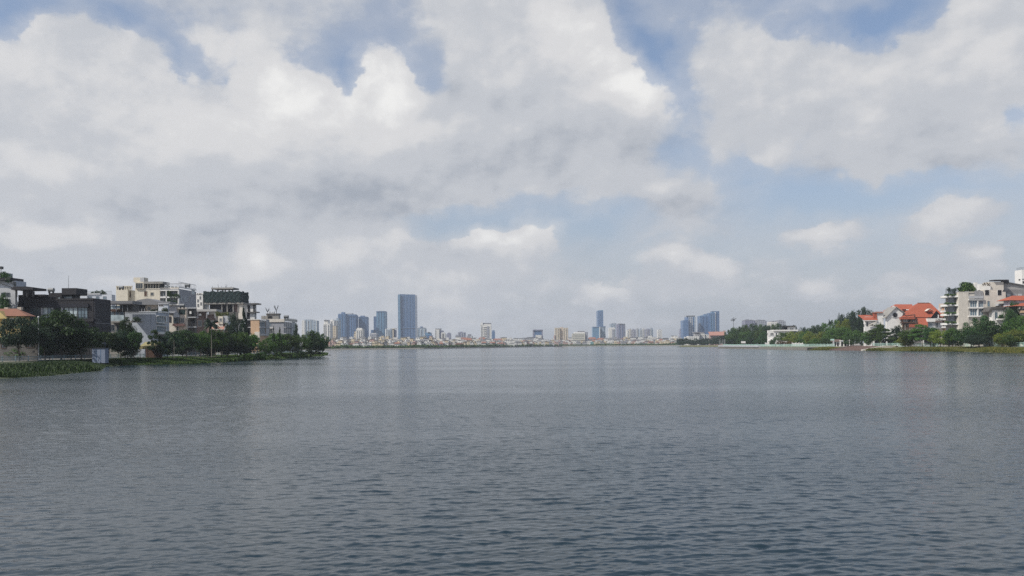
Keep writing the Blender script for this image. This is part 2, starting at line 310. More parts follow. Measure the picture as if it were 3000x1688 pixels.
# water: a greenish body under a smooth reflecting skin; what the mesh cannot carry as waves is carried as fine ripples and gloss
m, t, b = base_mat('lake_water'); g = t.new('ShaderNodeNewGeometry').outputs['Position']
at = t.new('ShaderNodeAttribute', attribute_name='unresolved').outputs['Fac']
gust = t.noise(t.vmath('MULTIPLY', g, (0.007, 0.030, 1.0)), 1.0, 4.0, 0.55)
rp = t.math('MULTIPLY_ADD', t.noise(t.vmath('MULTIPLY', g, (0.55, 1.35, 1.0)), 9.0, 3.0, 0.6), 0.30, t.noise(t.vmath('MULTIPLY', g, (0.42, 1.3, 1.0)), 2.2, 4.0, 0.62))
bump = t.new('ShaderNodeBump'); bump.inputs['Distance'].default_value = 0.085
t.put(bump.inputs['Strength'], t.math('MULTIPLY', t.lin(gust, 0.36, 0.64, 0.22, 1.2), t.lin(at, 0, 1, 0.30, 0.95))); t.put(bump.inputs['Height'], rp)
t.put(b.inputs['Normal'], bump.outputs[0])
t.put(b.inputs['Roughness'], t.math('MULTIPLY', t.lin(at, 0, 1, 0.05, 0.15), t.lin(gust, 0.3, 0.7, 0.75, 1.2)))
b.inputs['Base Color'].default_value = (0.009, 0.023, 0.034, 1); b.inputs['IOR'].default_value = 1.333; b.inputs['Specular IOR Level'].default_value = 0.5

# ------------------------------------------------------------------ the lake
def water():
    rad = [9.0]
    while rad[-1] < 300: rad.append(rad[-1] * 1.0026)
    while rad[-1] < 4150: rad.append(rad[-1] * 1.025)
    rad = np.array(rad)
    fine = np.radians(np.arange(-39, 39.01, 0.10)); coarse = np.radians(np.arange(45, 316, 5.0))
    ang = np.concatenate([fine, coarse]); nr, na = len(rad), len(ang)
    R, A = np.meshgrid(rad, ang, indexing='ij'); X, Y = R * np.sin(A), R * np.cos(A); Zw = np.zeros_like(X)
    sp_r = np.gradient(rad)[:, None] * np.ones((1, na)); var_lost = np.zeros_like(X); tot = 0
    on = (np.abs(np.arctan2(np.sin(A), np.cos(A))) < math.radians(39.5)).astype(float)
    lam = np.exp(RNG.uniform(np.log(0.10), np.log(0.95), 110))
    for L in lam:
        th = RNG.normal(math.radians(9), math.radians(25)); k = 2 * math.pi / L
        s = 0.0158 * (1.0 if L < 0.38 else (0.38 / L) ** 0.8)
        a = s / k; kx, ky = k * math.sin(th), -k * math.cos(th)
        fade = np.clip((L / (2.6 * sp_r) - 0.6) / 0.8, 0, 1) * on
        r1 = int(np.argmax(fade.max(1) <= 0)) if (fade.max(1) <= 0).any() else nr
        ph = RNG.uniform(0, 6.28); c = kx * X[:r1] + ky * Y[:r1] + ph
        wob = 0.9 * np.sin(0.13 * k * X[:r1] + ph * 3 + 0.05 * k * Y[:r1])
        Zw[:r1] += a * fade[:r1] * (np.sin(c + wob) - 0.26 * np.cos(2 * (c + wob)))
        var_lost += s * s * (1 - fade); tot += s * s
    patch = 1 + 0.35 * np.sin(X * 0.11 + 1.3 * np.sin(Y * 0.05)) * np.sin(Y * 0.07 + 0.9 * np.sin(X * 0.04))
    Zw *= patch
    V = np.stack([X, Y, Zw], -1).reshape(-1, 3)
    i = np.arange(nr - 1)[:, None] * na; j = np.arange(na)[None]; jn = (j + 1) % na
    Fq = np.stack([i + j, i + jn, i + na + jn, i + na + j], -1).reshape(-1, 4)[:, ::-1]
    cen = len(V); V = np.vstack([V, [[0, 0, 0]]]); hub = np.stack([np.arange(na), np.full(na, cen), np.full(na, cen), (np.arange(na) + 1) % na], -1)
    att = np.append((var_lost / tot).ravel(), 0)
    me = np_mesh('lake_water', V, Fq, [MATS['lake_water']], {'unresolved': att})
    me.polygons.foreach_set('use_smooth', np.ones(len(me.polygons), bool))
    o = bpy.data.objects.new('lake_water', me); COL.objects.link(o); tag(o, kind='structure')
water()

# ------------------------------------------------------------------ the shores
def land(name, wl, rl, back, zb, mats, wob=0.25, edge=-0.5, sub=10, kind='structure', qmat=None):
    """one sheet: from under the water up the bank to its crest, then level to the back"""
    rows = []
    for k in range(len(wl) - 1):
        for q in range(sub): 
            f = q / sub; L = lambda a, b_: (a[0] + (b_[0] - a[0]) * f, a[1] + (b_[1] - a[1]) * f)
            rows.append((L(wl[k], wl[k + 1]), L(rl[k], rl[k + 1]), L(back[k], back[k + 1])))
    rows.append((wl[-1], rl[-1], back[-1])); V = []; n = 9
    for (w, r, bk) in rows:
        d = math.hypot(r[0] - w[0], r[1] - w[1])
        for q in range(7):
            f = q / 5 - 0.2; z = edge * 0 + (zb * (max(f, 0) ** 0.8) if f >= 0 else f * 3.0)
            jx = random.uniform(-1, 1) * min(wob * 3, d * 0.08); x = w[0] + (r[0] - w[0]) * f + (jx if 0 <= q < 6 else 0); y = w[1] + (r[1] - w[1]) * f + (jx if 0 <= q < 6 else 0)
            V.append((x, y, z + (random.uniform(-wob, wob) * 0.5 if 1 < q < 6 else 0)))
        V.append((r[0] * 0.6 + bk[0] * 0.4, r[1] * 0.6 + bk[1] * 0.4, zb + 0.02)); V.append((bk[0], bk[1], zb))
    F = [(i * n + j, i * n + j + 1, (i + 1) * n + j + 1, (i + 1) * n + j) for i in range(len(rows) - 1) for j in range(n - 1)]
    mb = MB(); mb.add(V, F); o = mb.build(name, mats)
    import bmesh
    bm = bmesh.new(); bm.from_mesh(o.data); bmesh.ops.recalc_face_normals(bm, faces=bm.faces)
    if sum(f.normal.z for f in bm.faces) < 0: bmesh.ops.reverse_faces(bm, faces=bm.faces)
    bm.to_mesh(o.data); bm.free()
    for f in o.data.polygons:
        if f.center.z > zb - 0.02 and len(o.data.materials) > 1: f.material_index = 1
    return tag(o, kind=kind)
ZL, ZR = 1.52, 1.70
LWL = [(-76, 30), (-72, 80), (-70, 112), (-69, 121), (-75, 146), (-90, 178), (-92, 190), (-80, 203), (-79, 230), (-79, 259), (-78, 300), (-82, 344), (-89, 388), (-100, 402), (-140, 410)]
LRL = [(-125, 30), (-118, 80), (-112, 120), (-109, 140), (-105, 164), (-100, 184), (-98, 200), (-97.5, 215), (-98, 240), (-98, 270), (-97, 310), (-98, 345), (-98, 376), (-106, 390), (-140, 400)]
LBK = [(-700, 30 + i * 34) for i in range(15)]
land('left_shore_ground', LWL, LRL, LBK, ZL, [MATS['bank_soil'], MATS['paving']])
RWL = [(150, 60), (155, 150), (160, 200), (162, 252), (175, 317), (170, 349), (156, 420), (160, 520), (165, 640), (178, 652), (235, 800), (250, 900), (245, 1000), (228, 1100), (262, 1140), (500, 1160)]
RRL = [(205, 60), (200, 150), (198, 200), (196, 304), (192, 348), (185, 379), (173, 440), (166.0, 525), (166.5, 634), (186, 668), (240, 808), (255, 905), (250, 1003), (233, 1098), (266, 1132), (500, 1152)]
RBK = [(900, 60 + i * 72) for i in range(16)]
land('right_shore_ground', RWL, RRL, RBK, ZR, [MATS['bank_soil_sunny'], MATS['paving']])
FWL = [(-900, 930), (-600, 960), (-300, 985), (-228, 991), (-118, 1070), (20, 1480), (107, 1810), (316, 1519), (430, 1400), (900, 1250)]
FRL = [(x, y + 5) for x, y in FWL]; FBK = [(-3600 + i * 800, 4200) for i in range(10)]
land('far_shore_ground', FWL, FRL, FBK, 1.5, [MATS['quay_stone'], MATS['city_ground']], wob=0.1)
def grass(name, wl, rl, ks, n, mname, hmin, hmax, zb, label, skip=(0, 0)):
    V = []; F = []
    for _ in range(n):
        k = random.choice(ks); f = random.random(); g = random.random() ** 1.1 * 1.0
        w = [wl[k][i] + (wl[k + 1][i] - wl[k][i]) * f for i in (0, 1)]; r = [rl[k][i] + (rl[k + 1][i] - rl[k][i]) * f for i in (0, 1)]
        x = w[0] + (r[0] - w[0]) * g; y = w[1] + (r[1] - w[1]) * g; z = zb * g ** 0.8 - 0.15
        if skip[0] < y < skip[1]: continue
        cl = 0.5 + 0.9 * (math.sin(x * 0.31 + 2 * math.sin(y * 0.11)) * 0.5 + 0.5)
        h = random.uniform(hmin, hmax) * cl * (1 - 0.72 * g); a = random.uniform(0, 6.28); s = h * random.uniform(0.5, 1.0)
        for q in range(3):
            a += 2.1; dx, dy = math.cos(a) * s, math.sin(a) * s; o = len(V)
            V += [(x - dy * .2, y + dx * .2, z), (x + dy * .2, y - dx * .2, z), (x + dx * .6 + dy * .1, y + dy * .6, z + h * 1.2), (x + dx * .4 - dy * .1, y + dy * .4 + dx * .1, z + h * 1.3)]
            F.append((o, o + 1, o + 2, o + 3))
    o = bpy.data.objects.new(name, np_mesh(name, V, F, [MATS[mname]])); COL.objects.link(o)
    tag(o, label, 'grass', kind='stuff')
grass('bank_weeds', LWL, LRL, [2, 3, 4, 4, 5, 5], 16000, 'leaf_dark', 0.25, 0.7, ZL, 'dark leafy weeds crowding the near corner of the left bank')  # weeds given darker leaves; the corner's shade is put into their colour
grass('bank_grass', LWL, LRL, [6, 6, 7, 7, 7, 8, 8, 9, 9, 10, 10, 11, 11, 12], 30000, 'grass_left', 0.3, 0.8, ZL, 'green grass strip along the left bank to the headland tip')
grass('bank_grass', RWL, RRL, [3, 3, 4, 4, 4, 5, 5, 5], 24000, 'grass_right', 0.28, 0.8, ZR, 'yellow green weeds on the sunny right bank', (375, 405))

# ------------------------------------------------------------------ trees
def leaf_quads(C, rad, n, size, flat=0.0, up=0.3):
    """n leaf clumps spread round centre C in an ellipsoid rad"""
    d = RNG.normal(size=(n, 3)); d /= np.linalg.norm(d, axis=1)[:, None]
    p = np.array(C) + d * np.array(rad) * (RNG.uniform(0.25, 1.0, (n, 1)) ** 0.5)
    nn = d * 0.8 + RNG.normal(size=(n, 3)) * 0.6 + np.array([0, 0, up]); nn /= np.linalg.norm(nn, axis=1)[:, None]
    t = np.cross(nn, RNG.normal(size=(n, 3))); t /= np.linalg.norm(t, axis=1)[:, None] + 1e-9; bt = np.cross(nn, t)
    s = size * RNG.uniform(0.55, 1.3, (n, 1))
    q = np.stack([p - t * s, p - bt * s * 0.55 + nn * s * .15, p + t * s, p + bt * s * 0.55 + nn * s * .15], 1)
    return q.reshape(-1, 3)
def crown_mesh(name, clumps, n, size, up=0.3):
    V = np.vstack([leaf_quads(c, r, n, size, up=up) for c, r in clumps]); F = np.arange(len(V)).reshape(-1, 4)
    return np_mesh(name, V, F, [MATS['leaf_mid']])
def clumps_round(n, z0, z1, wide=1.0, lump=0.22, flat=0.75, top=0.5, irr=0.22):
    out = []; zc = (z0 + z1) / 2; hz = (z1 - z0) / 2; p1, p2, p3 = RNG.uniform(0, 6.28, 3)
    for i in range(n):
        d = RNG.normal(size=3); d /= np.linalg.norm(d); th = math.atan2(d[1], d[0])
        r = (1 + irr * math.sin(2 * th + p1) + irr * 0.7 * math.sin(3 * th + p2 + 2 * d[2])) * (RNG.uniform(0.25, 1.0) ** 0.45)
        sq = 1.0 if d[2] > 0 else 0.85
        x, y, z = d[0] * r * wide * 0.82, d[1] * r * wide * 0.82, zc + d[2] * hz * sq * min(r, 1.05) * 0.86
        L = lump * RNG.uniform(0.6, 1.25); out.append(((x, y, z), (L, L, L * flat * hz * 1.8)))
    return out
def trunk_mb(z_split, z_top, n_limb, spread, r=0.05, lean=0.04):
    mb = MB(); a = random.uniform(0, 6.28)
    mb.tube([(0, 0, -0.03), (lean * math.cos(a) * .4, lean * math.sin(a) * .4, z_split * 0.5), (lean * math.cos(a), lean * math.sin(a), z_split), (lean * 1.2 * math.cos(a), lean * 1.2 * math.sin(a), z_top)], [r * 1.25, r * 0.9, r * 0.75, r * 0.2], 7)
    for i in range(n_limb):
        t = a + 6.28 * i / n_limb + random.uniform(-.3, .3); s = spread * random.uniform(0.7, 1.1); z = z_split * random.uniform(0.75, 1.0); x0, y0 = lean * .8 * math.cos(a), lean * .8 * math.sin(a)
        mb.tube([(x0, y0, z), (x0 + s * .45 * math.cos(t), y0 + s * .45 * math.sin(t), z + (z_top - z) * .45), (x0 + s * math.cos(t + .2), y0 + s * math.sin(t + .2), z + (z_top - z) * .8)], [r * .55, r * .36, r * .14], 5)
    return mb
PROTO = {}
def proto(kind, variants):
    PROTO[kind] = variants
PB = []
for i in range(4): PB.append((trunk_mb(0.30, 0.8, 5, 0.55, 0.030).mesh('trunk', MATS['bark']), crown_mesh('crown', clumps_round(54, 0.24, 1.0, 1.0, 0.27, 0.55, irr=.18), 105, 0.036)))
proto('broad', PB)
PB = []
for i in range(4): PB.append((trunk_mb(0.12, 0.8, 4, 0.5, 0.035).mesh('trunk', MATS['bark']), crown_mesh('crown', clumps_round(64, 0.0, 1.0, 1.0, 0.26, 0.5, irr=.14), 100, 0.034)))
proto('dense', PB)
PB = []
for i in range(3):                                    # spreading in flat tiers
    cl = []
    for tz, tr_, nn in ((0.36, 0.95, 16), (0.55, 0.85, 14), (0.74, 0.66, 11), (0.92, 0.36, 6)):
        for k in range(nn):
            th = RNG.uniform(0, 6.28); rr = tr_ * math.sqrt(RNG.uniform(0.02, 1)); cl.append(((rr * math.cos(th), rr * math.sin(th), tz + RNG.uniform(-.05, .05)), (0.2, 0.2, 0.055)))
    PB.append((trunk_mb(0.3, 0.95, 6, 0.6, 0.026).mesh('trunk', MATS['bark']), crown_mesh('crown', cl, 110, 0.034, up=0.8)))
proto('tiered', PB)
PB = []
for i in range(2):
    cl = []
    for k in range(60):
        z = RNG.uniform(0.06, 0.98); rr = (1 - z) ** 0.8 * 0.95 * math.sqrt(RNG.uniform(0.2, 1)); th = RNG.uniform(0, 6.28)
        cl.append(((rr * math.cos(th), rr * math.sin(th), z - rr * .05), (0.17 * (1.15 - z), 0.17 * (1.15 - z), 0.05)))
    PB.append((trunk_mb(0.5, 0.96, 0, 0.2, 0.03, 0.0).mesh('trunk', MATS['bark']), crown_mesh('crown', cl, 80, 0.04)))
proto('conifer', PB)
PB = []
for i in range(2):
    mb = MB(); lean = random.uniform(-.08, .08); mb.tube([(0, 0, -.02), (lean * .3, 0, .4), (lean, 0, .8)], [.045, .032, .028], 7)
    V = []
    for k in range(22):
        th = RNG.uniform(0, 6.28); rise = RNG.uniform(-0.1, 1.0); prev = None
        for q in range(7):
            f = q / 6; rr = f * 0.95; z = 0.8 + rise * .20 * math.sin(f * 1.9) - (f ** 2) * 0.25 * (1.1 - rise * .6); w = 0.085 * math.sin(min(1, f * 1.15 + .12) * math.pi) + .012
            c = np.array((lean + rr * math.cos(th), rr * math.sin(th), z)); sd_ = np.array((-math.sin(th), math.cos(th), 0)) * w
            if prev is not None:
                for sg in (-1, 1): V += [prev[0], c, c + sg * sd_ - [0, 0, w * .7], prev[0] + sg * prev[1] - [0, 0, w * .5]]
            prev = (c, sd_)
    V = np.array(V); PB.append((mb.mesh('trunk', MATS['pale_bark']), np_mesh('crown', V, np.arange(len(V)).reshape(-1, 4), [MATS['leaf_mid']])))
proto('palm', PB)
PB = []
for i in range(3): PB.append((trunk_mb(0.15, 0.6, 4, 0.5, 0.03).mesh('trunk', MATS['bark']), crown_mesh('crown', clumps_round(22, -0.05, 1.0, 1.0, 0.3, 0.7, irr=.28), 60, 0.075)))
proto('shrub', PB)
CNT = {}
def tree(kind, z, xc, yt, w, Y, label, hue='leaf_mid', zg=None, group=None, name=None, cat='tree', bx=0, spin=None, variant=None):
    """a tree whose crown top stands at bearing (xc, yt) and is w wide there, at distance Y; bx shifts nothing in the world"""
    p = W(z, xc, yt, Y); zg = (ZL if p.x < -20 else ZR) if zg is None else zg
    wd = w / ZT[z][2] / FP * Y * 0.5 * (1.24 if p.x < -20 else 1.3); h = max(p.z - zg, 0.5); i = CNT.get(kind, 0); CNT[kind] = i + 1
    tm, cm = PROTO[kind][(i if variant is None else variant) % len(PROTO[kind])]
    nm = name or {'palm': 'palm_tree', 'shrub': 'shrub', 'conifer': 'conifer_tree'}.get(kind, 'tree')
    r = empty(nm, (p.x, Y, zg), label, cat, group); r.rotation_euler = (0, 0, random.uniform(0, 6.28) if spin is None else spin); r.scale = (wd, wd * random.uniform(.9, 1.05), h)
    for nm2, me in (('trunk', tm), ('crown', cm)):
        o = bpy.data.objects.new(nm2, me); COL.objects.link(o); o.parent = r
        if nm2 == 'crown': o.material_slots[0].link = 'OBJECT'; o.material_slots[0].material = MATS[hue]
    return r

# ------------------------------------------------------------------ buildings
class Bld:
    """a building whose camera-side wall stands at Y and whose lake-side wall stands at x = xf.
    z: zoom table used for bearings. Left shore: camera wall a..b, lake wall b..c. Right shore: lake wall a..b, camera wall b..c."""
    def __init__(s, name, label, cat, z, xf, a, b, c, yt, m='white', yb=None, group=None, wall='wall', zg=None, Y=None, depth=None, flat_roof=True):
        s.z = z; ym = yt + 40; s.xf = xf
        if Y is None: Y = xf / uvw(z, b, ym)[0]
        else: s.xf = xf = uvw(z, b, ym)[0] * Y
        s.Y = Y; s.sg = -1 if xf < 0 else 1
        s.zg = zg if zg is not None else ((ZL if xf < 0 else ZR) if Y < 700 else 1.5)
        s.zt = W(z, b, yt, Y).z; s.zb = s.zg if yb is None else W(z, b, yb, Y).z
        if s.sg < 0: xo = uvw(z, a, ym)[0] * Y; far = c
        else: xo = uvw(z, c, ym)[0] * Y; far = a
        s.Y1 = Y + depth if depth else xf / uvw(z, far, ym)[0]
        s.x0, s.x1 = sorted((xo, xf))
        s.root = empty(name, (xf, Y, s.zg), label, cat, group)
        s.wall = MB().box(s.x0, s.x1, s.Y, s.Y1, s.zb, s.zt).build(wall, MATS[m], s.root)
    def px(s, x, y, d=0.0): p = W(s.z, x, y, s.Y + d); return p.x, p.z
    def lp(s, x, y, d=0.0):
        xf = s.xf - s.sg * d; u, v = uvw(s.z, x, y); Y = xf / u; return Y, H + v * Y
    def part(s, mb, name, m, parent=None): return mb.build(name, MATS[m], parent or s.root)
    def sbox(s, name, m, x0, y0, x1, y1, d0, d1, parent=None):
        a = s.px(x0, y0, d0); b = s.px(x1, y1, d0); return s.part(MB().box(a[0], b[0], s.Y + d0, s.Y + d1, a[1], b[1]), name, m, parent)
    def lbox(s, name, m, x0, y0, x1, y1, d0, d1, parent=None):
        xm = (x0 + x1) / 2; zt = s.lp(xm, y0)[1]; zb = s.lp(xm, y1)[1]; ya, yb = s.lp(x0, y0)[0], s.lp(x1, y0)[0]
        return s.part(MB().box(s.xf - s.sg * d0, s.xf - s.sg * d1, ya, yb, zt, zb), name, m, parent)
    def win(s, face, x0, y0, x1, y1, nx=1, ny=1, fm='white', gm='glass', t=0.09, d=0.0, bar=None):
        """window: a frame standing 10 cm proud with mullions, its pane set back inside it (a sub-part)"""
        mb = MB(); pn = MB(); bar = bar or t * 0.6
        if face == 's':
            (xa, za), (xb, zb) = s.px(x0, y0, d), s.px(x1, y1, d); y = s.Y + d
            B = lambda p, q, r, w, f: (mb if f else pn).box(p, q, y - (0.10 if f else 0.035), y + 0.02, r, w)
        else:
            xm = (x0 + x1) / 2; xa, xb = s.lp(x0, y0, d)[0], s.lp(x1, y0, d)[0]; za, zb = s.lp(xm, y0, d)[1], s.lp(xm, y1, d)[1]; X = s.xf - s.sg * d
            B = lambda p, q, r, w, f: (mb if f else pn).box(X - s.sg * (0.10 if f else 0.035), X + s.sg * 0.02, p, q, r, w)
        if xa > xb: xa, xb = xb, xa
        zb, za = min(za, zb), max(za, zb)
        B(xa - t, xb + t, za, za + t, 1); B(xa - t, xb + t, zb - t, zb, 1); B(xa - t, xa, zb, za, 1); B(xb, xb + t, zb, za, 1)
        for i in range(1, nx): q = xa + (xb - xa) * i / nx; B(q - bar / 2, q + bar / 2, zb, za, 1)
        for i in range(1, ny): q = zb + (za - zb) * i / ny; B(xa, xb, q - bar / 2, q + bar / 2, 1)
        B(xa, xb, zb, za, 0); f = s.part(mb, 'window', fm); s.part(pn, 'pane', gm, f); return f
    def rail(s, x0, y0, x1, y1, d=0.0, n=12, m='iron', name='railing', face='s', th=0.035):
        mb = MB()
        if face == 's':
            (xa, za), (xb, zb) = s.px(x0, y0, d), s.px(x1, y1, d); y = s.Y + d
            mb.box(xa, xb, y - th, y + th, za - 2 * th, za); mb.box(xa, xb, y - th, y + th, zb + .05, zb + .05 + 1.5 * th)
            for i in range(n + 1): q = xa + (xb - xa) * i / n; mb.box(q - th * .7, q + th * .7, y - th * .7, y + th * .7, zb, za - 2 * th)
        else:
            xm = (x0 + x1) / 2; ya, yb = s.lp(x0, y0, d)[0], s.lp(x1, y0, d)[0]; za, zb = s.lp(xm, y0, d)[1], s.lp(xm, y1, d)[1]; X = s.xf - s.sg * d
            mb.box(X - th, X + th, ya, yb, za - 2 * th, za); mb.box(X - th, X + th, ya, yb, zb + .05, zb + .05 + 1.5 * th)
            for i in range(n + 1): q = ya + (yb - ya) * i / n; mb.box(X - th * .7, X + th * .7, q - th * .7, q + th * .7, zb, za - 2 * th)
        return s.part(mb, name, m)
    def parapet(s, m='white', h=0.5, o=0.12):
        mb = MB(); w = 0.25; z0, z1 = s.zt - 0.02, s.zt + h
        mb.box(s.x0 - o, s.x1 + o, s.Y - o, s.Y + w, z0 - .15, z1).box(s.x0 - o, s.x1 + o, s.Y1 - w, s.Y1 + o, z0 - .15, z1)
        mb.box(s.x0 - o, s.x0 + w, s.Y + w, s.Y1 - w, z0 - .15, z1).box(s.x1 - w, s.x1 + o, s.Y + w, s.Y1 - w, z0 - .15, z1)
        return s.part(mb, 'parapet', m)
def plants(b, name, spots, h, hue='leaf_dark', parent=None, n=70, wide=1.0):
    """potted greenery that belongs to a terrace: leaf clumps at the given (x, y, depth) bearings"""
    cl = [];
    for x, y, d in spots:
        p = W(b.z, x, y, b.Y + d); cl.append(((p.x, b.Y + d, p.z), (h * wide, h * .8, h)))
    V = np.vstack([leaf_quads(c, r, n, h * 0.32) for c, r in cl]); r0 = np.array(wloc(b.root))
    o = bpy.data.objects.new(name, np_mesh(name, V - r0, np.arange(len(V)).reshape(-1, 4), [MATS[hue]])); COL.objects.link(o); o.parent = parent or b.root; return o
def floors(b, ys, m, h=5, o=0.25, name='floor_slab'):
    for y in ys:
        z = b.px((0), y)[1]; p = W(b.z, 0, y, b.Y); zz = W(b.z, (b.z and 0) or 0, y, b.Y).z

# ---- far left corner: terraced building, tiled house, garden wall
b = Bld('terraced_building', 'pale grey building with planted roof terraces rising beyond the orange tiled house', 'building', 1, -128, -260, 190, 215, 355, 'pale_grey')
b.sbox('upper_storey', 'white_shade', -120, 270, 200, 360, 0.6, 5); b.sbox('terrace_slab', 'charcoal', -150, 230, 130, 262, -0.6, 5)
b.sbox('upper_storey', 'pale_grey', -120, 165, 40, 232, 1.0, 5); b.rail(-60, 232, 165, 270, 0.2, 14)
m_ = MB(); p0 = b.px(-90, 262, -.3); p1 = b.px(160, 355, -.3)
m_.tube([(p0[0], b.Y - .3, p0[1]), (p1[0], b.Y - .3, p1[1])], .12).tube([(p0[0] + 6, b.Y - .3, p1[1]), (p1[0] - 1, b.Y - .3, p0[1])], .1); b.part(m_, 'stair_brace', 'iron')
b.sbox('canopy', 'charcoal', 140, 352, 412, 378, -2.0, 4); b.sbox('canopy', 'charcoal', 160, 340, 330, 353, -1.0, 3)
for x in (205, 285, 330, 405): b.sbox('canopy_post', 'iron', x, 378, x + 7, 470, -1.6, -1.35)
b.sbox('roof_hut', 'charcoal', 282, 395, 362, 442, -1.0, 1.5); b.win('s', 175, 288, 198, 330, 1, 1, 'iron')
b.sbox('lamp_post', 'iron', 8, 95, 14, 170, .5, .6); b.sbox('water_tank', 'iron', -4, 88, 20, 122, .2, 1.0)
plants(b, 'terrace_plants', [(45, 190, .8), (75, 195, .8), (100, 215, .4), (60, 235, 0), (20, 228, 0), (90, 245, 0), (118, 255, 0), (0, 200, 1)], 0.85)
for y in (420, 500, 580): b.win('s', 20, y, 120, y + 40, 3, 1, 'grey_metal')
b = Bld('tiled_house', 'yellow walled house with an orange hipped tile roof and two chimneys in the left corner', 'house', 1, -111, -300, 300, 372, 712, 'yellow_wall')
m_ = MB(); e0, e1 = b.px(-320, 712, -.6), b.px(345, 712, -.6); rz = b.px(0, 622, 3)[1]; ra, rb = b.px(-260, 622, 3)[0], b.px(265, 622, 3)[0]; yk = b.Y1 + .6
m_.add([(e0[0], b.Y - .6, e0[1]), (e1[0], b.Y - .6, e0[1]), (e1[0], yk, e0[1]), (e0[0], yk, e0[1]), (ra, (b.Y + yk) / 2, rz), (rb, (b.Y + yk) / 2, rz)], [(0, 1, 5, 4), (1, 2, 5), (2, 3, 4, 5), (3, 0, 4), (0, 3, 2, 1)])
rf = b.part(m_, 'roof', 'tile_orange')
b.sbox('chimney', 'beige', 52, 600, 100, 680, 1.5, 2.4, rf); b.sbox('chimney', 'beige', 215, 597, 264, 632, 2.6, 3.4, rf)
m_ = MB(); g0, g1, g2 = b.px(-120, 740, -1.2), b.px(85, 740, -1.2), b.px(-20, 640, -1.2); m_.prism_y([g0, g1, g2], b.Y - 1.2, b.Y + 2.4); b.part(m_, 'gable', 'yellow_wall')
b.win('s', 130, 740, 170, 800, 2, 1, 'white'); b.win('s', 220, 740, 260, 800, 2, 1, 'white'); b.win('s', -60, 700, -20, 735, 2, 1, 'white', d=-1.2)
def garden_wall(name, label, z, x0, x1, yt, yb, Y, m, th=0.25, pil=(), ph=20, cat='wall', pm='beige'):
    p, q = W(z, x0, yt, Y), W(z, x1, yb, Y); r = empty(name, (p.x, Y, q.z), label, cat)
    MB().box(p.x, q.x, Y, Y + th, q.z - .3, p.z).build('panel', MATS[m], r)
    for x in pil:
        c = W(z, x, yt - ph, Y); MB().box(c.x - .22, c.x + .22, Y - .12, Y + th + .12, q.z - .3, c.z).box(c.x - .3, c.x + .3, Y - .2, Y + th + .2, c.z, c.z + .14).build('pillar', MATS[pm], r)
    return r
r = garden_wall('garden_wall', 'beige garden wall with square pillars beside the brown gate', 1, 150, 480, 1165, 1262, 196, 'concrete', pil=(170, 318, 436), ph=25)
r = garden_wall('garden_gate', 'dark brown gate under an ochre lintel at the left edge', 1, -60, 148, 1150, 1262, 196, 'brown', pil=(-55,), ph=30, cat='gate', pm='yellow_wall')
p, q = W(1, -60, 1128, 196), W(1, 148, 1150, 196); MB().box(p.x, q.x, 195.7, 196.5, q.z, p.z).build('lintel', MATS['yellow_wall'], r)
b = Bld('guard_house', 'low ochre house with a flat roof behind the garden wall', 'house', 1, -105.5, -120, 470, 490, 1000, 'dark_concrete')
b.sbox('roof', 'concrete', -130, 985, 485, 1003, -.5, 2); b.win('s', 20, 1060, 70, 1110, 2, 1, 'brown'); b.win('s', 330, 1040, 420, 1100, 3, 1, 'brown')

# ---- the dark modern house
b = Bld('modern_house', 'wide charcoal modern house with a window band and a stair tower on the roof', 'house', 1, -110, 340, 1165, 1362, 502, 'charcoal')
b.sbox('side_wing', 'navy', 228, 445, 556, 1200, 1.5, 9); b.sbox('side_wing_roof', 'charcoal', 300, 440, 556, 462, 1.2, 9)
b.sbox('stair_tower', 'charcoal', 607, 420, 772, 506, 1.0, 6); b.sbox('stair_tower', 'charcoal', 772, 436, 900, 506, 2.0, 6)
b.sbox('roof_box', 'charcoal', 770, 360, 952, 440, 0.4, 6.0); b.win('s', 778, 466, 900, 512, 3, 1, 'charcoal', 'glass_pale', d=1.9); b.win('s', 724, 474, 752, 512, 1, 1, 'charcoal', 'glass_pale', d=.9)
m_ = MB(); p0, p1 = b.px(856, 362, 3), b.px(856, 200, 3); m_.tube([(p0[0], b.Y + 3, p0[1]), (p0[0], b.Y + 3, p1[1])], [.06, .03]); b.part(m_, 'antenna', 'grey_metal')
b.sbox('fascia', 'navy', 335, 560, 1100, 598, -.5, 0.1); b.sbox('spandrel', 'charcoal', 345, 745, 1165, 775, -.5, .1)
for k, (xa, xb, g) in enumerate(((380, 500, 'glass'), (540, 596, 'glass_pale'), (602, 636, 'glass_blue'), (646, 756, 'dark_void'), (808, 858, 'glass_pale'), (866, 912, 'glass_pale'), (918, 966, 'glass_pale'), (976, 1092, 'glass_blue'))):
    b.win('s', xa, 604, xb, 740, 3 if xb - xa > 90 else 1, 2 if g == 'glass' else 1, 'iron', g)
for x in (508, 640, 762): b.sbox('column', 'grey_wall', x, 598, x + 24, 745, -.35, 0.05)
b.rail(380, 690, 1095, 742, -0.45, 26)
for y, hh in ((830, 20), (960, 20)): b.sbox('spandrel', 'navy', 345, y, 1165, y + hh, -.25, .1)
for x in (400, 560, 720, 880, 1020): b.win('s', x, 860, x + 90, 950, 3, 1, 'iron')
for x in (420, 620, 850, 1000): b.win('s', x, 1080, x + 110, 1200, 3, 2, 'iron', 'dark_void')
b.lbox('screen_wall', 'navy', 1166, 500, 1362, 920, 0.05, 0.45)
for y in (560, 640, 720, 798, 870): b.lbox('screen_joint', 'grey_wall' if y == 798 else 'charcoal', 1167, y, 1361, y + 4, 0.45, 0.50)
b.lbox('garage_door', 'dark_void', 1180, 960, 1350, 1200, 0.02, 0.1)
b.parapet('charcoal', .35)
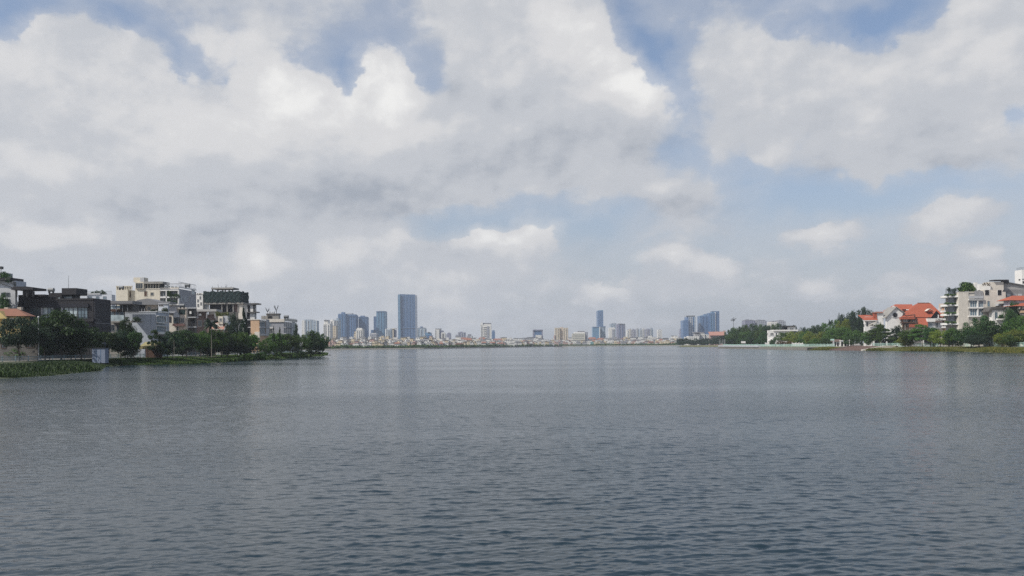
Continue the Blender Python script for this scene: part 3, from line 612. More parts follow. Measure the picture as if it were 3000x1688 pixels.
r = empty('info_box', tuple(W(1, 1150, 1250, 181)), 'pale blue panelled cabinet standing on the bank before the charcoal house', 'cabinet')
p, q = W(1, 1150, 1112, 181), W(1, 1312, 1262, 181); MB().box(p.x, q.x, 181, 182.6, q.z - .6, p.z).build('body', MATS['panel_blue'], r)
MB().box(p.x - .12, q.x + .12, 180.85, 182.75, p.z, p.z + .12).build('lid', MATS['iron'], r)
for f in (.33, .66): x = p.x + (q.x - p.x) * f; MB().box(x - .03, x + .03, 180.96, 181, q.z, p.z - .1).build('seam', MATS['blue_paint'], r)
r = empty('kiosk_sign', tuple(W(1, 1280, 1250, 190)), 'pale blue square sign board above the panelled cabinet', 'sign')
p, q = W(1, 1236, 1040, 190), W(1, 1322, 1102, 190); MB().box(p.x, q.x, 190, 190.18, q.z, p.z).build('board', MATS['panel_blue'], r)
MB().box(p.x + .3, p.x + .42, 190.05, 190.15, ZL, q.z).build('post', MATS['iron'], r); MB().box(q.x - .42, q.x - .3, 190.05, 190.15, ZL, q.z).build('post', MATS['iron'], r)
MB().box(p.x - .03, p.x + .2, 189.94, 190, q.z, q.z + 1).build('red_panel', MATS['brick'], r)
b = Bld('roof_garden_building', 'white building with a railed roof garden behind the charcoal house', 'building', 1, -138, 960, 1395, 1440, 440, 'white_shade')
b.rail(1000, 400, 1395, 442, .2, 26, 'grey_metal'); b.sbox('stair_hut', 'white_shade', 985, 455, 1090, 500, -.6, .0); b.sbox('awning', 'pale_grey', 1085, 425, 1250, 440, -.3, 3)
plants(b, 'roof_plants', [(1190, 418, .6), (1210, 412, .6), (1235, 420, .6), (1275, 405, .6), (1290, 420, .6), (1310, 425, .6), (1150, 428, .6)], .7)
for x in (1110, 1200, 1290): b.win('s', x, 465, x + 35, 498, 2, 1, 'grey_wall', 'glass_blue')

# ---- between the dark house and the white house
b = Bld('glass_balcony_house', 'grey house with green glass balconies between the charcoal and white houses', 'house', 2, -113, 60, 285, 300, 590, 'concrete')
b.sbox('roof', 'rib_grey', 90, 462, 400, 500, -2.0, 4); b.sbox('gutter', 'charcoal', 88, 500, 405, 510, -2.1, -1.7)
for x in (98, 180, 262, 330): b.sbox('roof_post', 'grey_metal', x, 508, x + 8, 600, -1.6, -1.4)
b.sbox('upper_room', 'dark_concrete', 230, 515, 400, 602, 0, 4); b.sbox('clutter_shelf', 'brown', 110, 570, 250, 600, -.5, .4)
bl = b.sbox('balcony', 'concrete', 90, 728, 500, 745, -2.2, 0.0); b.sbox('glass_screen', 'glass_pale', 92, 650, 285, 728, -2.15, -2.08, bl)
b.sbox('glass_screen', 'glass_pale', 110, 525, 235, 565, -1.5, -1.44); b.sbox('planter', 'dark_concrete', 380, 722, 500, 740, -2.3, -1.9, bl)
plants(b, 'balcony_plants', [(430, 710, -2), (460, 700, -2), (480, 715, -2)], .8); plants(b, 'balcony_plants', [(330, 705, -2)], .8)
for x in (110, 180, 240): b.win('s', x, 610, x + 40, 700, 2, 1, 'grey_wall', 'glass_blue')
b.win('s', 100, 780, 160, 860, 2, 1, 'grey_wall'); b.win('s', 190, 780, 250, 860, 2, 1, 'grey_wall')
b = Bld('white_tube_house', 'white narrow house with a blank side wall and two bay windows to the lake', 'house', 2, -106.3, 290, 708, 878, 608, 'white_wall_shaded')
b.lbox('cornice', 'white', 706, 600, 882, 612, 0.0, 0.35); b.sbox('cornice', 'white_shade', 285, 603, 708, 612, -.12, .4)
for ya, yb_ in ((668, 746), (800, 872)):
    b.lbox('bay_floor', 'white', 712, yb_ + 2, 830, yb_ + 14, 0, .75); b.win('l', 716, ya, 826, yb_, 4, 2, 'white', 'glass_blue', d=.3); b.lbox('bay_hood', 'white', 712, ya - 10, 830, ya - 2, 0, .75)
    b.win('l', 836, ya, 864, yb_, 1, 1, 'pink_roof', 'glass_pale')
b.lbox('balcony', 'white', 720, 880, 856, 905, 0, 1.2); b.win('l', 735, 915, 835, 1000, 3, 1, 'grey_wall', 'glass'); b.lbox('shopfront', 'blue_paint', 738, 1020, 856, 1160, 0, .35); b.win('l', 770, 1050, 830, 1160, 2, 1, 'grey_wall', 'glass', d=.36)
b.sbox('drain_pipe', 'grey_wall', 640, 640, 645, 1100, -.12, -.02)
r = empty('awning', tuple(W(2, 630, 1160, 206)), 'yellow shop awning on posts at the foot of the white narrow house', 'awning')
p, q = W(2, 522, 1005, 205), W(2, 742, 1060, 205); m_ = MB(); m_.prism_x([(203.6, q.z), (203.6, q.z - .12), (207, p.z - .12), (207, p.z)], p.x, q.x); m_.build('cloth', MATS['awning_yellow'], r)
MB().box(p.x, q.x, 203.5, 203.6, q.z - .75, q.z).build('valance', MATS['awning_yellow'], r)
for x in (p.x + .1, (p.x + q.x) / 2, q.x - .1): MB().box(x - .05, x + .05, 203.7, 203.8, ZL, q.z).build('post', MATS['iron'], r)
MB().box(p.x, q.x, 207.1, 207.3, ZL, p.z - .2).build('stall_front', MATS['brown'], r)

# ---- cream building and its neighbours behind
b = Bld('cream_building', 'tall cream building with a stair tower and a window band under a thin roof', 'building', 2, -136, 435, 762, 790, 295, 'cream')
b.sbox('tower', 'cream', 437, 208, 548, 300, -.5, 4); b.sbox('tower_top', 'cream', 412, 150, 552, 210, .5, 4); b.sbox('water_tank', 'pale_grey', 500, 152, 552, 205, .0, .45)
b.win('s', 445, 226, 534, 296, 3, 1, 'cream', 'glass', d=-.5)
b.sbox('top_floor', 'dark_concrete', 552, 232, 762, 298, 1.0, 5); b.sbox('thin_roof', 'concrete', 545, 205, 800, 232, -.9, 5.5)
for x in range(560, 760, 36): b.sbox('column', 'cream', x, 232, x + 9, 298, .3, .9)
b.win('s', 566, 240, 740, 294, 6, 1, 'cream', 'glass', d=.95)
b.win('s', 556, 332, 592, 398, 1, 1, 'cream', 'brown'); b.sbox('wing', 'cream', 180, 312, 340, 600, 1.0, 9); b.sbox('link', 'cream', 340, 330, 437, 600, 2.5, 8)
b.win('s', 346, 336, 380, 415, 1, 1, 'cream', 'brown', d=2.5); m_ = MB()
for i, x in enumerate(range(182, 390, 22)): p, q = b.px(x, 268, 1.3), b.px(x + 10, 312, 1.3); m_.box(p[0], q[0], b.Y + 1.3, b.Y + 1.7, q[1], p[1])
p, q = b.px(180, 262, 1.2), b.px(392, 270, 1.2); m_.box(p[0], q[0], b.Y + 1.2, b.Y + 1.8, q[1], p[1]); b.part(m_, 'balustrade', 'cream'); b.sbox('balustrade_infill', 'dark_void', 185, 272, 388, 312, 1.75, 1.85)
b.win('s', 640, 350, 680, 390, 2, 1, 'cream', 'glass'); b.sbox('string_course', 'pale_beige', 552, 300, 770, 306, -.12, .1)
b = Bld('grey_framed_building', 'grey building with white framed balconies and a rooftop pergola behind the narrow house', 'building', 2, -129, 770, 1012, 1244, 300, 'grey_wall')
b.sbox('frame', 'white', 766, 312, 1012, 326, -1.2, 0); b.sbox('balcony', 'white', 766, 404, 1012, 420, -1.2, 0); b.sbox('balcony', 'white', 766, 502, 1012, 516, -1.2, 0); b.sbox('frame', 'white', 842, 326, 854, 505, -1.2, -.02); b.sbox('frame', 'white', 1000, 326, 1012, 505, -1.2, -.02)
for xa, xb in ((780, 836), (862, 900), (950, 996)): 
    for ya in (332, 430): b.win('s', xa, ya, xb, ya + 66, 2, 1, 'white', 'glass')
plants(b, 'balcony_plants', [(880, 350, -1), (900, 380, -1), (920, 395, -1), (960, 395, -1), (990, 390, -1), (1005, 400, -1)], .95, n=60); plants(b, 'balcony_plants', [(890, 470, -1), (930, 490, -1), (960, 480, -1)], .95, n=60)
b.lbox('side_trim', 'pale_grey', 1014, 292, 1242, 304, 0, .2); b.win('l', 1180, 320, 1222, 372, 2, 1, 'white', 'glass_pale'); b.win('l', 1040, 400, 1060, 470, 1, 1, 'white_shade', 'glass_blue'); b.win('l', 1090, 400, 1110, 470, 1, 1, 'white_shade', 'glass_blue'); b.win('l', 1145, 400, 1165, 470, 1, 1, 'white_shade', 'glass')
b.rail(850, 232, 1012, 300, .1, 10, 'pale_grey', 'pergola', th=.06); b.rail(1012, 228, 1240, 285, -.1, 12, 'pale_grey', 'pergola', 'l', .07); b.sbox('pergola_beam', 'pale_grey', 850, 228, 1100, 236, 1.5, 1.8)
plants(b, 'roof_plants', [(790, 285, .5), (830, 275, .5), (870, 270, .5), (930, 285, .4), (980, 290, .4)], .7)
b.sbox('parapet', 'pale_beige', 760, 285, 1012, 300, -.2, .3)
b = Bld('shed_roof_house', 'low house with a dark corrugated gable roof in front of the cream building', 'house', 2, -121, 420, 735, 760, 500, 'beige')
m_ = MB(); m_.prism_y([b.px(370, 512, -1.5), b.px(745, 512, -1.5), b.px(770, 478, -1.5), b.px(600, 428, -1.5), b.px(470, 448, -1.5)], b.Y - 1.5, b.Y + 6); b.part(m_, 'roof', 'rib_grey')
b.sbox('open_veranda', 'dark_void', 435, 512, 560, 596, -.6, .0); b.sbox('lean_to_roof', 'rib_grey', 720, 470, 900, 494, -2, 3); b.win('s', 600, 540, 640, 585, 2, 1, 'pale_beige', 'glass')
for x in (440, 480, 520, 556): b.sbox('veranda_post', 'pale_grey', x, 560, x + 5, 600, -.8, -.65)
plants(b, 'terrace_plants', [(740, 585, -.5), (700, 590, -.5), (660, 592, -.5)], .6)
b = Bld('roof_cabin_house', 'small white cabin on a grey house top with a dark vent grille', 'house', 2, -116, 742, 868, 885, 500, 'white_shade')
b.win('s', 750, 512, 808, 530, 3, 1, 'white', 'dark_void'); b.sbox('ledge', 'pale_grey', 735, 494, 875, 503, -.3, 3)
plants(b, 'ledge_plants', [(815, 580, -.3), (835, 570, -.3), (850, 585, -.3), (800, 590, -.3)], .6)
b = Bld('shuttered_house', 'beige house with dark green shutters and a small ornate turret', 'house', 2, -111.5, 985, 1112, 1130, 560, 'beige')
b.sbox('shutter', 'net_green', 1014, 580, 1096, 640, -.12, .0); b.sbox('cornice', 'pale_beige', 975, 550, 1120, 562, -.4, .3)
b.sbox('turret', 'pale_beige', 885, 640, 985, 1100, -.5, 4); m_ = MB(); m_.prism_y([b.px(932, 680, -.7), b.px(1020, 680, -.7), b.px(1000, 620, -.7), b.px(975, 600, -.7), b.px(950, 620, -.7)], b.Y - .7, b.Y + 1.5); b.part(m_, 'turret_gable', 'pale_grey')
b.sbox('turret_cap', 'dark_concrete', 880, 622, 945, 642, -.7, 3); b.win('s', 890, 670, 912, 745, 1, 1, 'brown', 'glass', d=-.5); b.win('s', 945, 690, 1020, 755, 3, 2, 'iron', 'glass', d=-.52); b.sbox('balcony', 'pink_roof', 930, 765, 1080, 792, -1.6, -.4); b.win('s', 945, 800, 1010, 850, 3, 1, 'white', 'glass')
b.win('s', 1040, 690, 1085, 750, 2, 1, 'pale_beige', 'glass')
b = Bld('dark_front_house', 'narrow dark house front with deep window bays beside the shuttered house', 'house', 2, -112.5, 1130, 1232, 1250, 560, 'dark_concrete')
for ya in (580, 710): b.win('s', 1140, ya, 1222, ya + 86, 2, 1, 'iron', 'dark_void'); b.sbox('balcony', 'pale_grey', 1124, ya + 92, 1240, ya + 104, -1.0, .1)
b.sbox('lamp_globe', 'white', 1155, 598, 1180, 632, -.5, -.2); b.sbox('parapet', 'pale_grey', 1120, 548, 1240, 562, -.4, .4)
b = Bld('red_terrace_house', 'low house with a red terrace front under a pale canopy roof', 'house', 2, -117, 1245, 1480, 1500, 640, 'brick')
b.sbox('canopy_roof', 'rib_pale', 1248, 572, 1512, 600, -2, 4); b.sbox('terrace_front', 'brick', 1250, 600, 1372, 640, -.5, .5); b.sbox('roof_light', 'white', 1278, 632, 1312, 655, -1.3, -1.1)
for x in (1262, 1380, 1490): b.sbox('canopy_post', 'pale_grey', x, 600, x + 8, 690, -1.7, -1.5)
for x in (1270, 1350, 1420): b.win('s', x, 720, x + 50, 800, 2, 1, 'pale_beige', 'glass')
b = Bld('slim_white_building', 'slim bright white building with small windows left of the green netting', 'building', 2, -150, 1180, 1332, 1395, 372, 'white')
b.sbox('parapet', 'white', 1240, 355, 1336, 374, -.2, .3)
for x, y in ((1258, 360), (1282, 360), (1300, 360)): b.sbox('vent_slot', 'dark_void', x, y, x + 10, y + 16, -.24, -.19)
for x, y in ((1290, 400), (1260, 440), (1300, 480), (1262, 500)): b.win('s', x, y, x + 18, y + 40, 1, 1, 'white', 'glass')
b.lbox('side_extension', 'white', 1336, 440, 1394, 580, 0, .2)

# ---- the unfinished building in green netting
b = Bld('unfinished_building', 'unfinished concrete building wrapped in dark green safety netting at its top', 'building', 3, -131, 150, 568, 632, 600, 'dark_concrete')
b.sbox('floor_core', 'dark_void', 165, 480, 560, 602, 1.2, 8); b.sbox('floor_slab', 'concrete', 90, 470, 640, 486, -1.0, 10)
for x in (135, 330, 405, 490, 560): b.sbox('column', 'concrete', x, 486, x + 14, 602, -.4, .2)
b.sbox('brick_infill', 'brick', 500, 490, 562, 600, .4, .7); b.sbox('stair_wall', 'pale_beige', 570, 482, 632, 700, -.2, 6)
m_ = MB(); zt = b.px(70, 310, -1.2)[1]; zb_ = b.px(70, 468, -1.2)[1]; xa, xb = b.px(70, 310, -1.2)[0], b.px(600, 310, -1.2)[0]; ya, yb_ = b.Y - 1.2, b.Y + 11; n = 26; V = []; F = []
ring = [(xa + (xb - xa) * i / n, ya) for i in range(n)] + [(xb, ya + (yb_ - ya) * i / 12) for i in range(12)] + [(xb - (xb - xa) * i / n, yb_) for i in range(n)] + [(xa, yb_ - (yb_ - ya) * i / 12) for i in range(12)]
NR = 7
for k in range(NR):
    f = k / (NR - 1)
    for i, (x, y) in enumerate(ring):
        w = .16 * math.sin(i * 1.9 + k * 2.1) + random.uniform(-.12, .12); V.append((x + w + (f * .5 if x == xa else 0), y + w, zt + (zb_ - zt) * f + (.25 * math.sin(i * 1.1) if k in (0, NR - 1) else 0)))
for k in range(NR - 1):
    for i in range(len(ring)): j = (i + 1) % len(ring); F.append((k * len(ring) + i, (k + 1) * len(ring) + i, (k + 1) * len(ring) + j, k * len(ring) + j))
m_.add(V, F); b.part(m_, 'safety_net', 'net_green'); b.sbox('net_floor', 'dark_concrete', 100, 420, 600, 470, 0, 9.6)
b.sbox('top_slab', 'concrete', 188, 255, 500, 274, 0, 8)
for x in (195, 270, 340, 375, 430, 480): b.sbox('column', 'dark_concrete', x, 274, x + 16, 325, .3, .8)
m_ = MB()
for x0, y0, x1, y1 in ((295, 258, 280, 208), (390, 258, 398, 205), (405, 256, 412, 215), (205, 258, 205, 235), (470, 258, 470, 236), (495, 262, 530, 268), (340, 258, 335, 232), (384, 240, 404, 236)):
    p, q = b.px(x0, y0, 2), b.px(x1, y1, 2); m_.tube([(p[0], b.Y + 2, p[1]), (q[0], b.Y + 2, q[1])], .07, 5)
b.part(m_, 'rebar', 'iron')
m_ = MB()
for x in range(90, 640, 60): p, q = b.px(x, 300, -1.5), b.px(x, 480, -1.5); m_.tube([(p[0], b.Y - 1.5, p[1]), (q[0], b.Y - 1.5, q[1])], .05, 5)
b.part(m_, 'scaffold', 'iron')
b = Bld('framed_wing_building', 'unfinished white two storey frame with overhanging slabs beside the netting', 'building', 3, -136, 560, 800, 826, 490, 'white')
b.sbox('floor_slab', 'dark_concrete', 545, 476, 845, 493, -1.2, 5); b.sbox('floor_slab', 'dark_concrete', 560, 598, 840, 610, -1.2, 3); b.sbox('thin_plank', 'concrete', 820, 490, 890, 496, -.6, 0)
for xa, xb, ya, yb_ in ((655, 670, 505, 596), (700, 735, 498, 596), (780, 802, 498, 596), (655, 720, 612, 700), (716, 732, 612, 700)): b.sbox('opening', 'dark_void', xa, ya, xb, yb_, -.14, .0)
m_ = MB()
for x in (740, 806): p, q = b.px(x, 480, 1), b.px(x, 445, 1); m_.tube([(p[0], b.Y + 1, p[1]), (q[0], b.Y + 1, q[1])], .06, 5)
b.part(m_, 'rebar', 'iron'); b.sbox('corner_post', 'dark_concrete', 812, 493, 822, 700, -.3, .0)

# ---- the houses at the end of the left row
b = Bld('gabled_house', 'cream house with a steep brown gable and a pink tiled roof among trees', 'house', 3, -109, 165, 352, 372, 760, 'pale_beige')
b.sbox('tower_room', 'cream', 285, 660, 352, 770, -.3, 3); b.sbox('chimney', 'pale_grey', 358, 655, 432, 760, .2, 2)
m_ = MB(); g = [b.px(352, 885, -.8), b.px(492, 885, -.8), b.px(410, 742, -.8)]; m_.prism_y(g, b.Y - .8, b.Y + 5); b.part(m_, 'gable', 'brown')
m_ = MB(); o = [b.px(345, 895, -1.1), b.px(362, 895, -1.1), b.px(412, 765, -1.1), b.px(484, 895, -1.1), b.px(500, 895, -1.1), b.px(411, 732, -1.1)]; m_.prism_y([o[0], o[1], o[2], o[5]], b.Y - 1.1, b.Y + 5.2); m_.prism_y([o[2], o[3], o[4], o[5]], b.Y - 1.1, b.Y + 5.2); b.part(m_, 'gable_roof', 'pale_grey')
m_ = MB(); e = [b.px(165, 850, -1.5), b.px(360, 850, -1.5)]; z1 = b.px(300, 745, 2)[1]; m_.prism_x([(b.Y - 1.5, e[0][1]), (b.Y - 1.5, e[0][1] - .25), (b.Y + 2.5, z1 - .25), (b.Y + 2.5, z1)], e[0][0], e[1][0]); b.part(m_, 'roof', 'pink_roof'); b.sbox('eave', 'pale_beige', 160, 838, 345, 852, -1.6, -1.4)
b.win('s', 305, 690, 335, 735, 2, 1, 'white', 'glass', d=-.3)
plants(b, 'roof_plants', [(280, 640, 1), (310, 635, 1), (340, 640, 1), (375, 635, 1), (410, 625, 1), (270, 620, 1)], .8, 'leaf_yellow')
b = Bld('peach_block', 'peach rendered block with tall blue windows near the end of the left row', 'building', 3, -112, 745, 868, 1000, 712, 'peach')
b.sbox('dark_wing', 'dark_void', 650, 720, 745, 920, 1.2, 5); b.sbox('wing_slab', 'pale_grey', 640, 704, 760, 716, .4, 5); b.sbox('wing_slab', 'pale_grey', 650, 812, 745, 822, .8, 1.2)
b.lbox('column', 'pale_grey', 955, 706, 1000, 940, 0, .35)
for ya, yb_ in ((720, 812), (828, 905)): b.win('l', 874, ya, 948, yb_, 4, 1, 'grey_metal', 'glass_blue')
b.lbox('floor_band', 'pale_grey', 868, 814, 1000, 826, 0, .5); b.lbox('floor_band', 'pale_grey', 868, 908, 1000, 936, 0, .5)
b.sbox('parapet', 'pale_beige', 738, 704, 870, 713, -.2, .3); b.sbox('low_wing', 'pale_beige', 800, 880, 870, 1000, -1, .0)
b = Bld('flat_roof_house', 'long low grey house with a beige parapet at the end of the left row', 'house', 3, -106, 985, 1215, 1385, 738, 'grey_wall')
b.sbox('parapet', 'pale_beige', 980, 700, 1222, 742, -.4, .4); b.lbox('parapet', 'pale_beige', 1216, 700, 1392, 736, 0, .5)
for ya, yb_ in ((745, 812), (832, 900)):
    b.win('l', 1222, ya, 1310, yb_, 3, 1, 'grey_metal', 'glass'); b.lbox('balcony', 'pale_grey', 1212, yb_ + 4, 1320, yb_ + 14, 0, 1.2); b.win('l', 1325, ya, 1372, yb_, 2, 1, 'white', 'glass_blue')
b.win('s', 1000, 728, 1032, 800, 1, 1, 'white_shade', 'glass_blue'); b.sbox('ledge', 'white', 985, 820, 1060, 832, -.3, .0); b.win('s', 1000, 840, 1050, 900, 2, 1, 'white', 'glass')
b.sbox('roof_hut', 'concrete', 895, 655, 985, 705, 1.5, 4.5); b.sbox('roof_hut', 'concrete', 968, 630, 1140, 705, 2, 5); b.sbox('hut_opening', 'dark_void', 1000, 660, 1050, 692, 1.9, 2.02); b.sbox('hut_slab', 'dark_concrete', 962, 622, 1145, 634, 1.6, 5.2)
b.rail(1222, 690, 1390, 702, .3, 14, 'iron', 'railing', 'l')
def dead_tree(z, x, yb, yt, w, Y, label):
    p = W(z, x, yb, Y); h = W(z, x, yt, Y).z - p.z; k = w / ZT[z][2] / FP * Y; r = empty('bare_tree', (p.x, Y, p.z), label, 'tree'); mb = MB()
    mb.tube([p, p + Vector((0, 0, h * .35))], [.16, .1], 5).build('trunk', MATS['iron'], r); mb = MB()
    for q in range(7):
        a = random.uniform(-1, 1); s = p + Vector((0, 0, h * .3)); m1 = s + Vector((a * k * .3, random.uniform(-.4, .4), h * .3)); e = m1 + Vector((a * k * .25, random.uniform(-.4, .4), h * random.uniform(.2, .4)))
        mb.tube([s, m1, e], [.09, .06, .03], 5)
    mb.build('branches', MATS['iron'], r)
dead_tree(3, 985, 628, 535, 60, 266, 'bare potted tree on the left of the rooftop hut of the low grey house'); dead_tree(3, 1108, 622, 490, 75, 266, 'taller bare potted tree at the right end of the rooftop hut')
p = W(3, 1040, 624, 266); r = empty('roof_ornament', tuple(p), 'pale rockery ornament between two bare trees on the rooftop hut', 'ornament')
for q in range(5): 
    x = p.x + (q - 2) * .7; hh = .5 + .5 * (q % 2) + .3 * (q == 2); MB().tube([(x, 266, p.z), (x + .1, 266, p.z + hh * .6), (x + .05, 266.1, p.z + hh)], [.4, .3, .08], 6).build('rock', MATS['pale_grey'], r)

# ---- steel water tanks on the roofs of the left row
def tank(z, x, y, Y, label, r_=.5):
    p = W(z, x, y, Y); r = empty('water_tank', tuple(p), label, 'water tank', 'steel water tanks on the roofs')
    MB().tube([(p.x - .8, Y, p.z + .75), (p.x - .7, Y, p.z + .75), (p.x + .7, Y, p.z + .75), (p.x + .8, Y, p.z + .75)], [r_ * .6, r_, r_, r_ * .6], 12).build('drum', MATS['grey_metal'], r)
    for q in (-.5, .5): MB().box(p.x + q - .05, p.x + q + .05, Y - .4, Y + .4, p.z - .1, p.z + .4).build('leg', MATS['iron'], r)
tank(2, 250, 312, 262, 'steel water tank on the left wing of the cream building'); tank(2, 1130, 285, 246, 'steel water tank beside the rooftop pergola'); tank(3, 1250, 700, 262, 'steel water tank on the low grey house by the headland')
tank(1, 640, 418, 206, 'steel water tank on the charcoal house roof'); tank(2, 1060, 556, 232, 'steel water tank on the shuttered house')
# ---- left bank railing, lamps, rock
def railing(name, label, pts, h, zb, m, step, bal=.022):
    r = empty(name, (pts[0][0], pts[0][1], zb), label, 'railing'); mb = MB(); mb2 = MB(); acc = 0; pk = []
    for a, c in zip(pts, pts[1:]):
        L = math.hypot(c[0] - a[0], c[1] - a[1]); n = max(1, int(L / step))
        for i in range(n): pk.append((a[0] + (c[0] - a[0]) * i / n, a[1] + (c[1] - a[1]) * i / n))
    line = lambda z, rr: MB().tube([(x, y, z) for x, y in pts], rr, 6)
    line(zb + h, .06).build('top_rail', MATS[m], r); line(zb + h * .5, .035).build('middle_rail', MATS[m], r); line(zb + .14, .035).build('bottom_rail', MATS[m], r)
    pm = MB().box(-.075, .075, -.075, .075, -.2, h + .12).add([(-.1, -.1, h + .12), (.1, -.1, h + .12), (.1, .1, h + .12), (-.1, .1, h + .12), (0, 0, h + .25)], [(0, 1, 4), (1, 2, 4), (2, 3, 4), (3, 0, 4), (3, 2, 1, 0)]).mesh('post', MATS[m])
    for i, (x, y) in enumerate(pk[::3][:98]):
        o = bpy.data.objects.new('post', pm); COL.objects.link(o); o.parent = r; o.location = (x - pts[0][0], y - pts[0][1], 0)
    for i, (x, y) in enumerate(pk):
        for q in (.0, .33, .66):
            j = min(i + 1, len(pk) - 1); xx = x + (pk[j][0] - x) * q; yy = y + (pk[j][1] - y) * q; mb2.box(xx - bal, xx + bal, yy - bal, yy + bal, zb + .14, zb + h)
    o = mb2.build('balusters', MATS[m], r); o['kind'] = 'stuff'
    return r
railing('railing', 'grey green metal railing along the top of the left bank', [(x, y) for x, y in LRL[3:13]], 0.95, ZL, 'rail_blue', 1.05)
def lamp(z, x, yt, Y, label, arm=0.0, yb=None, m='pale_grey', r_=.07):
    p = W(z, x, yt, Y); zg = ZL if p.x < 0 else ZR; r = empty('street_lamp', (p.x, Y, zg), label, 'street lamp')
    MB().tube([(p.x, Y, zg), (p.x, Y, zg + (p.z - zg) * .5), (p.x, Y, p.z)], [r_ * 1.4, r_, r_ * .8], 8).build('pole', MATS[m], r)
    MB().tube([(p.x, Y, zg), (p.x, Y, zg + .5)], [r_ * 2.4, r_ * 1.9], 8).build('base', MATS[m], r)
    if arm:
        MB().tube([(p.x, Y, p.z - .1), (p.x + arm * .35, Y, p.z + .55), (p.x + arm, Y, p.z + .7)], [r_ * .8, r_ * .7, r_ * .6], 6).build('arm', MATS[m], r)
        MB().tube([(p.x + arm * .85, Y, p.z + .72), (p.x + arm * 1.5, Y, p.z + .68)], [.14, .09], 8).build('lamp_head', MATS['white'], r)
    else: MB().tube([(p.x, Y, p.z), (p.x, Y, p.z + .25), (p.x, Y, p.z + .45)], [.1, .22, .08], 8).build('lamp_head', MATS['white'], r)
lamp(1, 480, 735, 176, 'thin grey lamp post in front of the dark tree by the charcoal house'); lamp(3, 577, 790, 262, 'street lamp with a curved arm in front of the dark conifers', arm=1.5)
lamp(3, 847, 1040, 255, 'short white post lamp between the tree row and the weeds', r_=.1)
def rock(z, x, y, Y, s, label):
    p = W(z, x, y, Y); V = []; F = []
    for i in range(6):
        for j in range(10):
            f = i / 5 * math.pi; t = j * .628; k = s * random.uniform(.8, 1.1); V.append((p.x + math.sin(f) * math.cos(t) * k * 1.6, Y + math.sin(f) * math.sin(t) * k, 0.05 + math.cos(f) * k * .6))
    for i in range(5):
        for j in range(10): F.append((i * 10 + j, (i + 1) * 10 + j, (i + 1) * 10 + (j + 1) % 10, i * 10 + (j + 1) % 10))
    tag(MB().add(V, F).build('rock', MATS['rock_grey']), label, 'rock')
rock(3, 1862, 1216, 372, .55, 'small dark rock in the water off the left headland'); rock(3, 950, 1215, 262, .5, 'largest pale stone among the weeds on the left bank'); rock(3, 700, 1225, 240, .3, 'small pale stone at the water side of the left bank')
for q, (x, y) in enumerate(((985, 1190), (1010, 1170), (1050, 1185))):
    p = W(3, x, y, 268); tag(MB().tube([(p.x, 268, p.z - .3), (p.x + .2, 268, p.z), (p.x + .1, 268.2, p.z + .4)], [.5, .6, .2], 7).build('rock', MATS['pale_grey']), ('pale boulder among the weeds right of the short post lamp', 'pale boulder nearest the top of the weedy headland', 'pale boulder beside the low bushes of the headland')[q], 'rock')

# ---- trees of the left shore
G = 'trees along the left shore'
def T(*a, **k): k.setdefault('group', G); return tree(*a, **k)
T('dense', 1, 60, 405, 360, 206, 'dark green tree rising behind the tiled house at the left edge', 'leaf_dark'); T('dense', 1, 250, 520, 200, 214, 'dark narrow tree between the tiled house and the charcoal house', 'leaf_dark')
T('broad', 1, 235, 700, 510, 172, 'broad dark tree in front of the tiled house', 'leaf_blue', variant=1); T('broad', 1, 760, 655, 640, 183, 'largest dark green tree in front of the charcoal house', 'leaf_dark', variant=0)
T('broad', 1, 560, 800, 460, 179, 'dark spreading tree left of the largest one by the charcoal house', 'leaf_blue', variant=2); T('broad', 1, 1010, 820, 470, 186, 'spreading tree at the right end of the charcoal house', 'leaf_dark', variant=3)
T('dense', 1, 320, 1040, 360, 181, 'low round bush tree behind the beige garden wall', 'leaf_mid'); T('dense', 1, 620, 960, 300, 188, 'dense dark understorey tree at the foot of the charcoal house', 'leaf_blue'); T('dense', 1, 880, 1010, 300, 190, 'dark bushy tree before the ground floor of the charcoal house', 'leaf_blue')
T('broad', 2, 55, 860, 330, 192, 'small spreading tree beside the pale blue cabinet', 'leaf_dark', variant=1); T('broad', 2, 330, 690, 190, 200, 'upright tree under the green glass balconies', 'leaf_dark', variant=2)
T('broad', 2, 420, 845, 230, 196, 'leafy tree before the blank wall of the white narrow house', 'leaf_dark', variant=3); T('broad', 2, 240, 860, 300, 196, 'dark tree left of the leafy tree by the white narrow house', 'leaf_blue', variant=0)
T('dense', 2, 300, 1000, 360, 200, 'dark shrubby tree beside the yellow awning', 'leaf_blue'); T('tiered', 2, 690, 850, 180, 203, 'thin tree in front of the bay windows of the white narrow house', 'leaf_dark')
T('broad', 2, 930, 845, 230, 205, 'dark tree right of the blue shopfront', 'leaf_blue', variant=1); T('broad', 2, 1110, 830, 300, 215, 'round street tree under the shuttered house', 'leaf_dark', variant=2); T('broad', 2, 1300, 860, 290, 222, 'leafy street tree under the dark front house', 'leaf_mid', variant=3)
T('palm', 2, 1445, 645, 260, 228, 'tall dark palm in front of the red terrace house', 'leaf_blue'); T('palm', 2, 950, 870, 130, 200, 'short palm beside the blue shopfront', 'leaf_dark'); T('broad', 2, 1500, 850, 270, 232, 'street tree under the tall dark palm', 'leaf_mid', variant=0)
T('dense', 2, 860, 985, 220, 207, 'low bush tree beside the blue shopfront', 'leaf_dark'); T('dense', 2, 1060, 980, 260, 217, 'dark hedge like tree under the round street tree', 'leaf_blue'); T('dense', 2, 1420, 1010, 300, 236, 'dark low tree under the palm', 'leaf_blue')
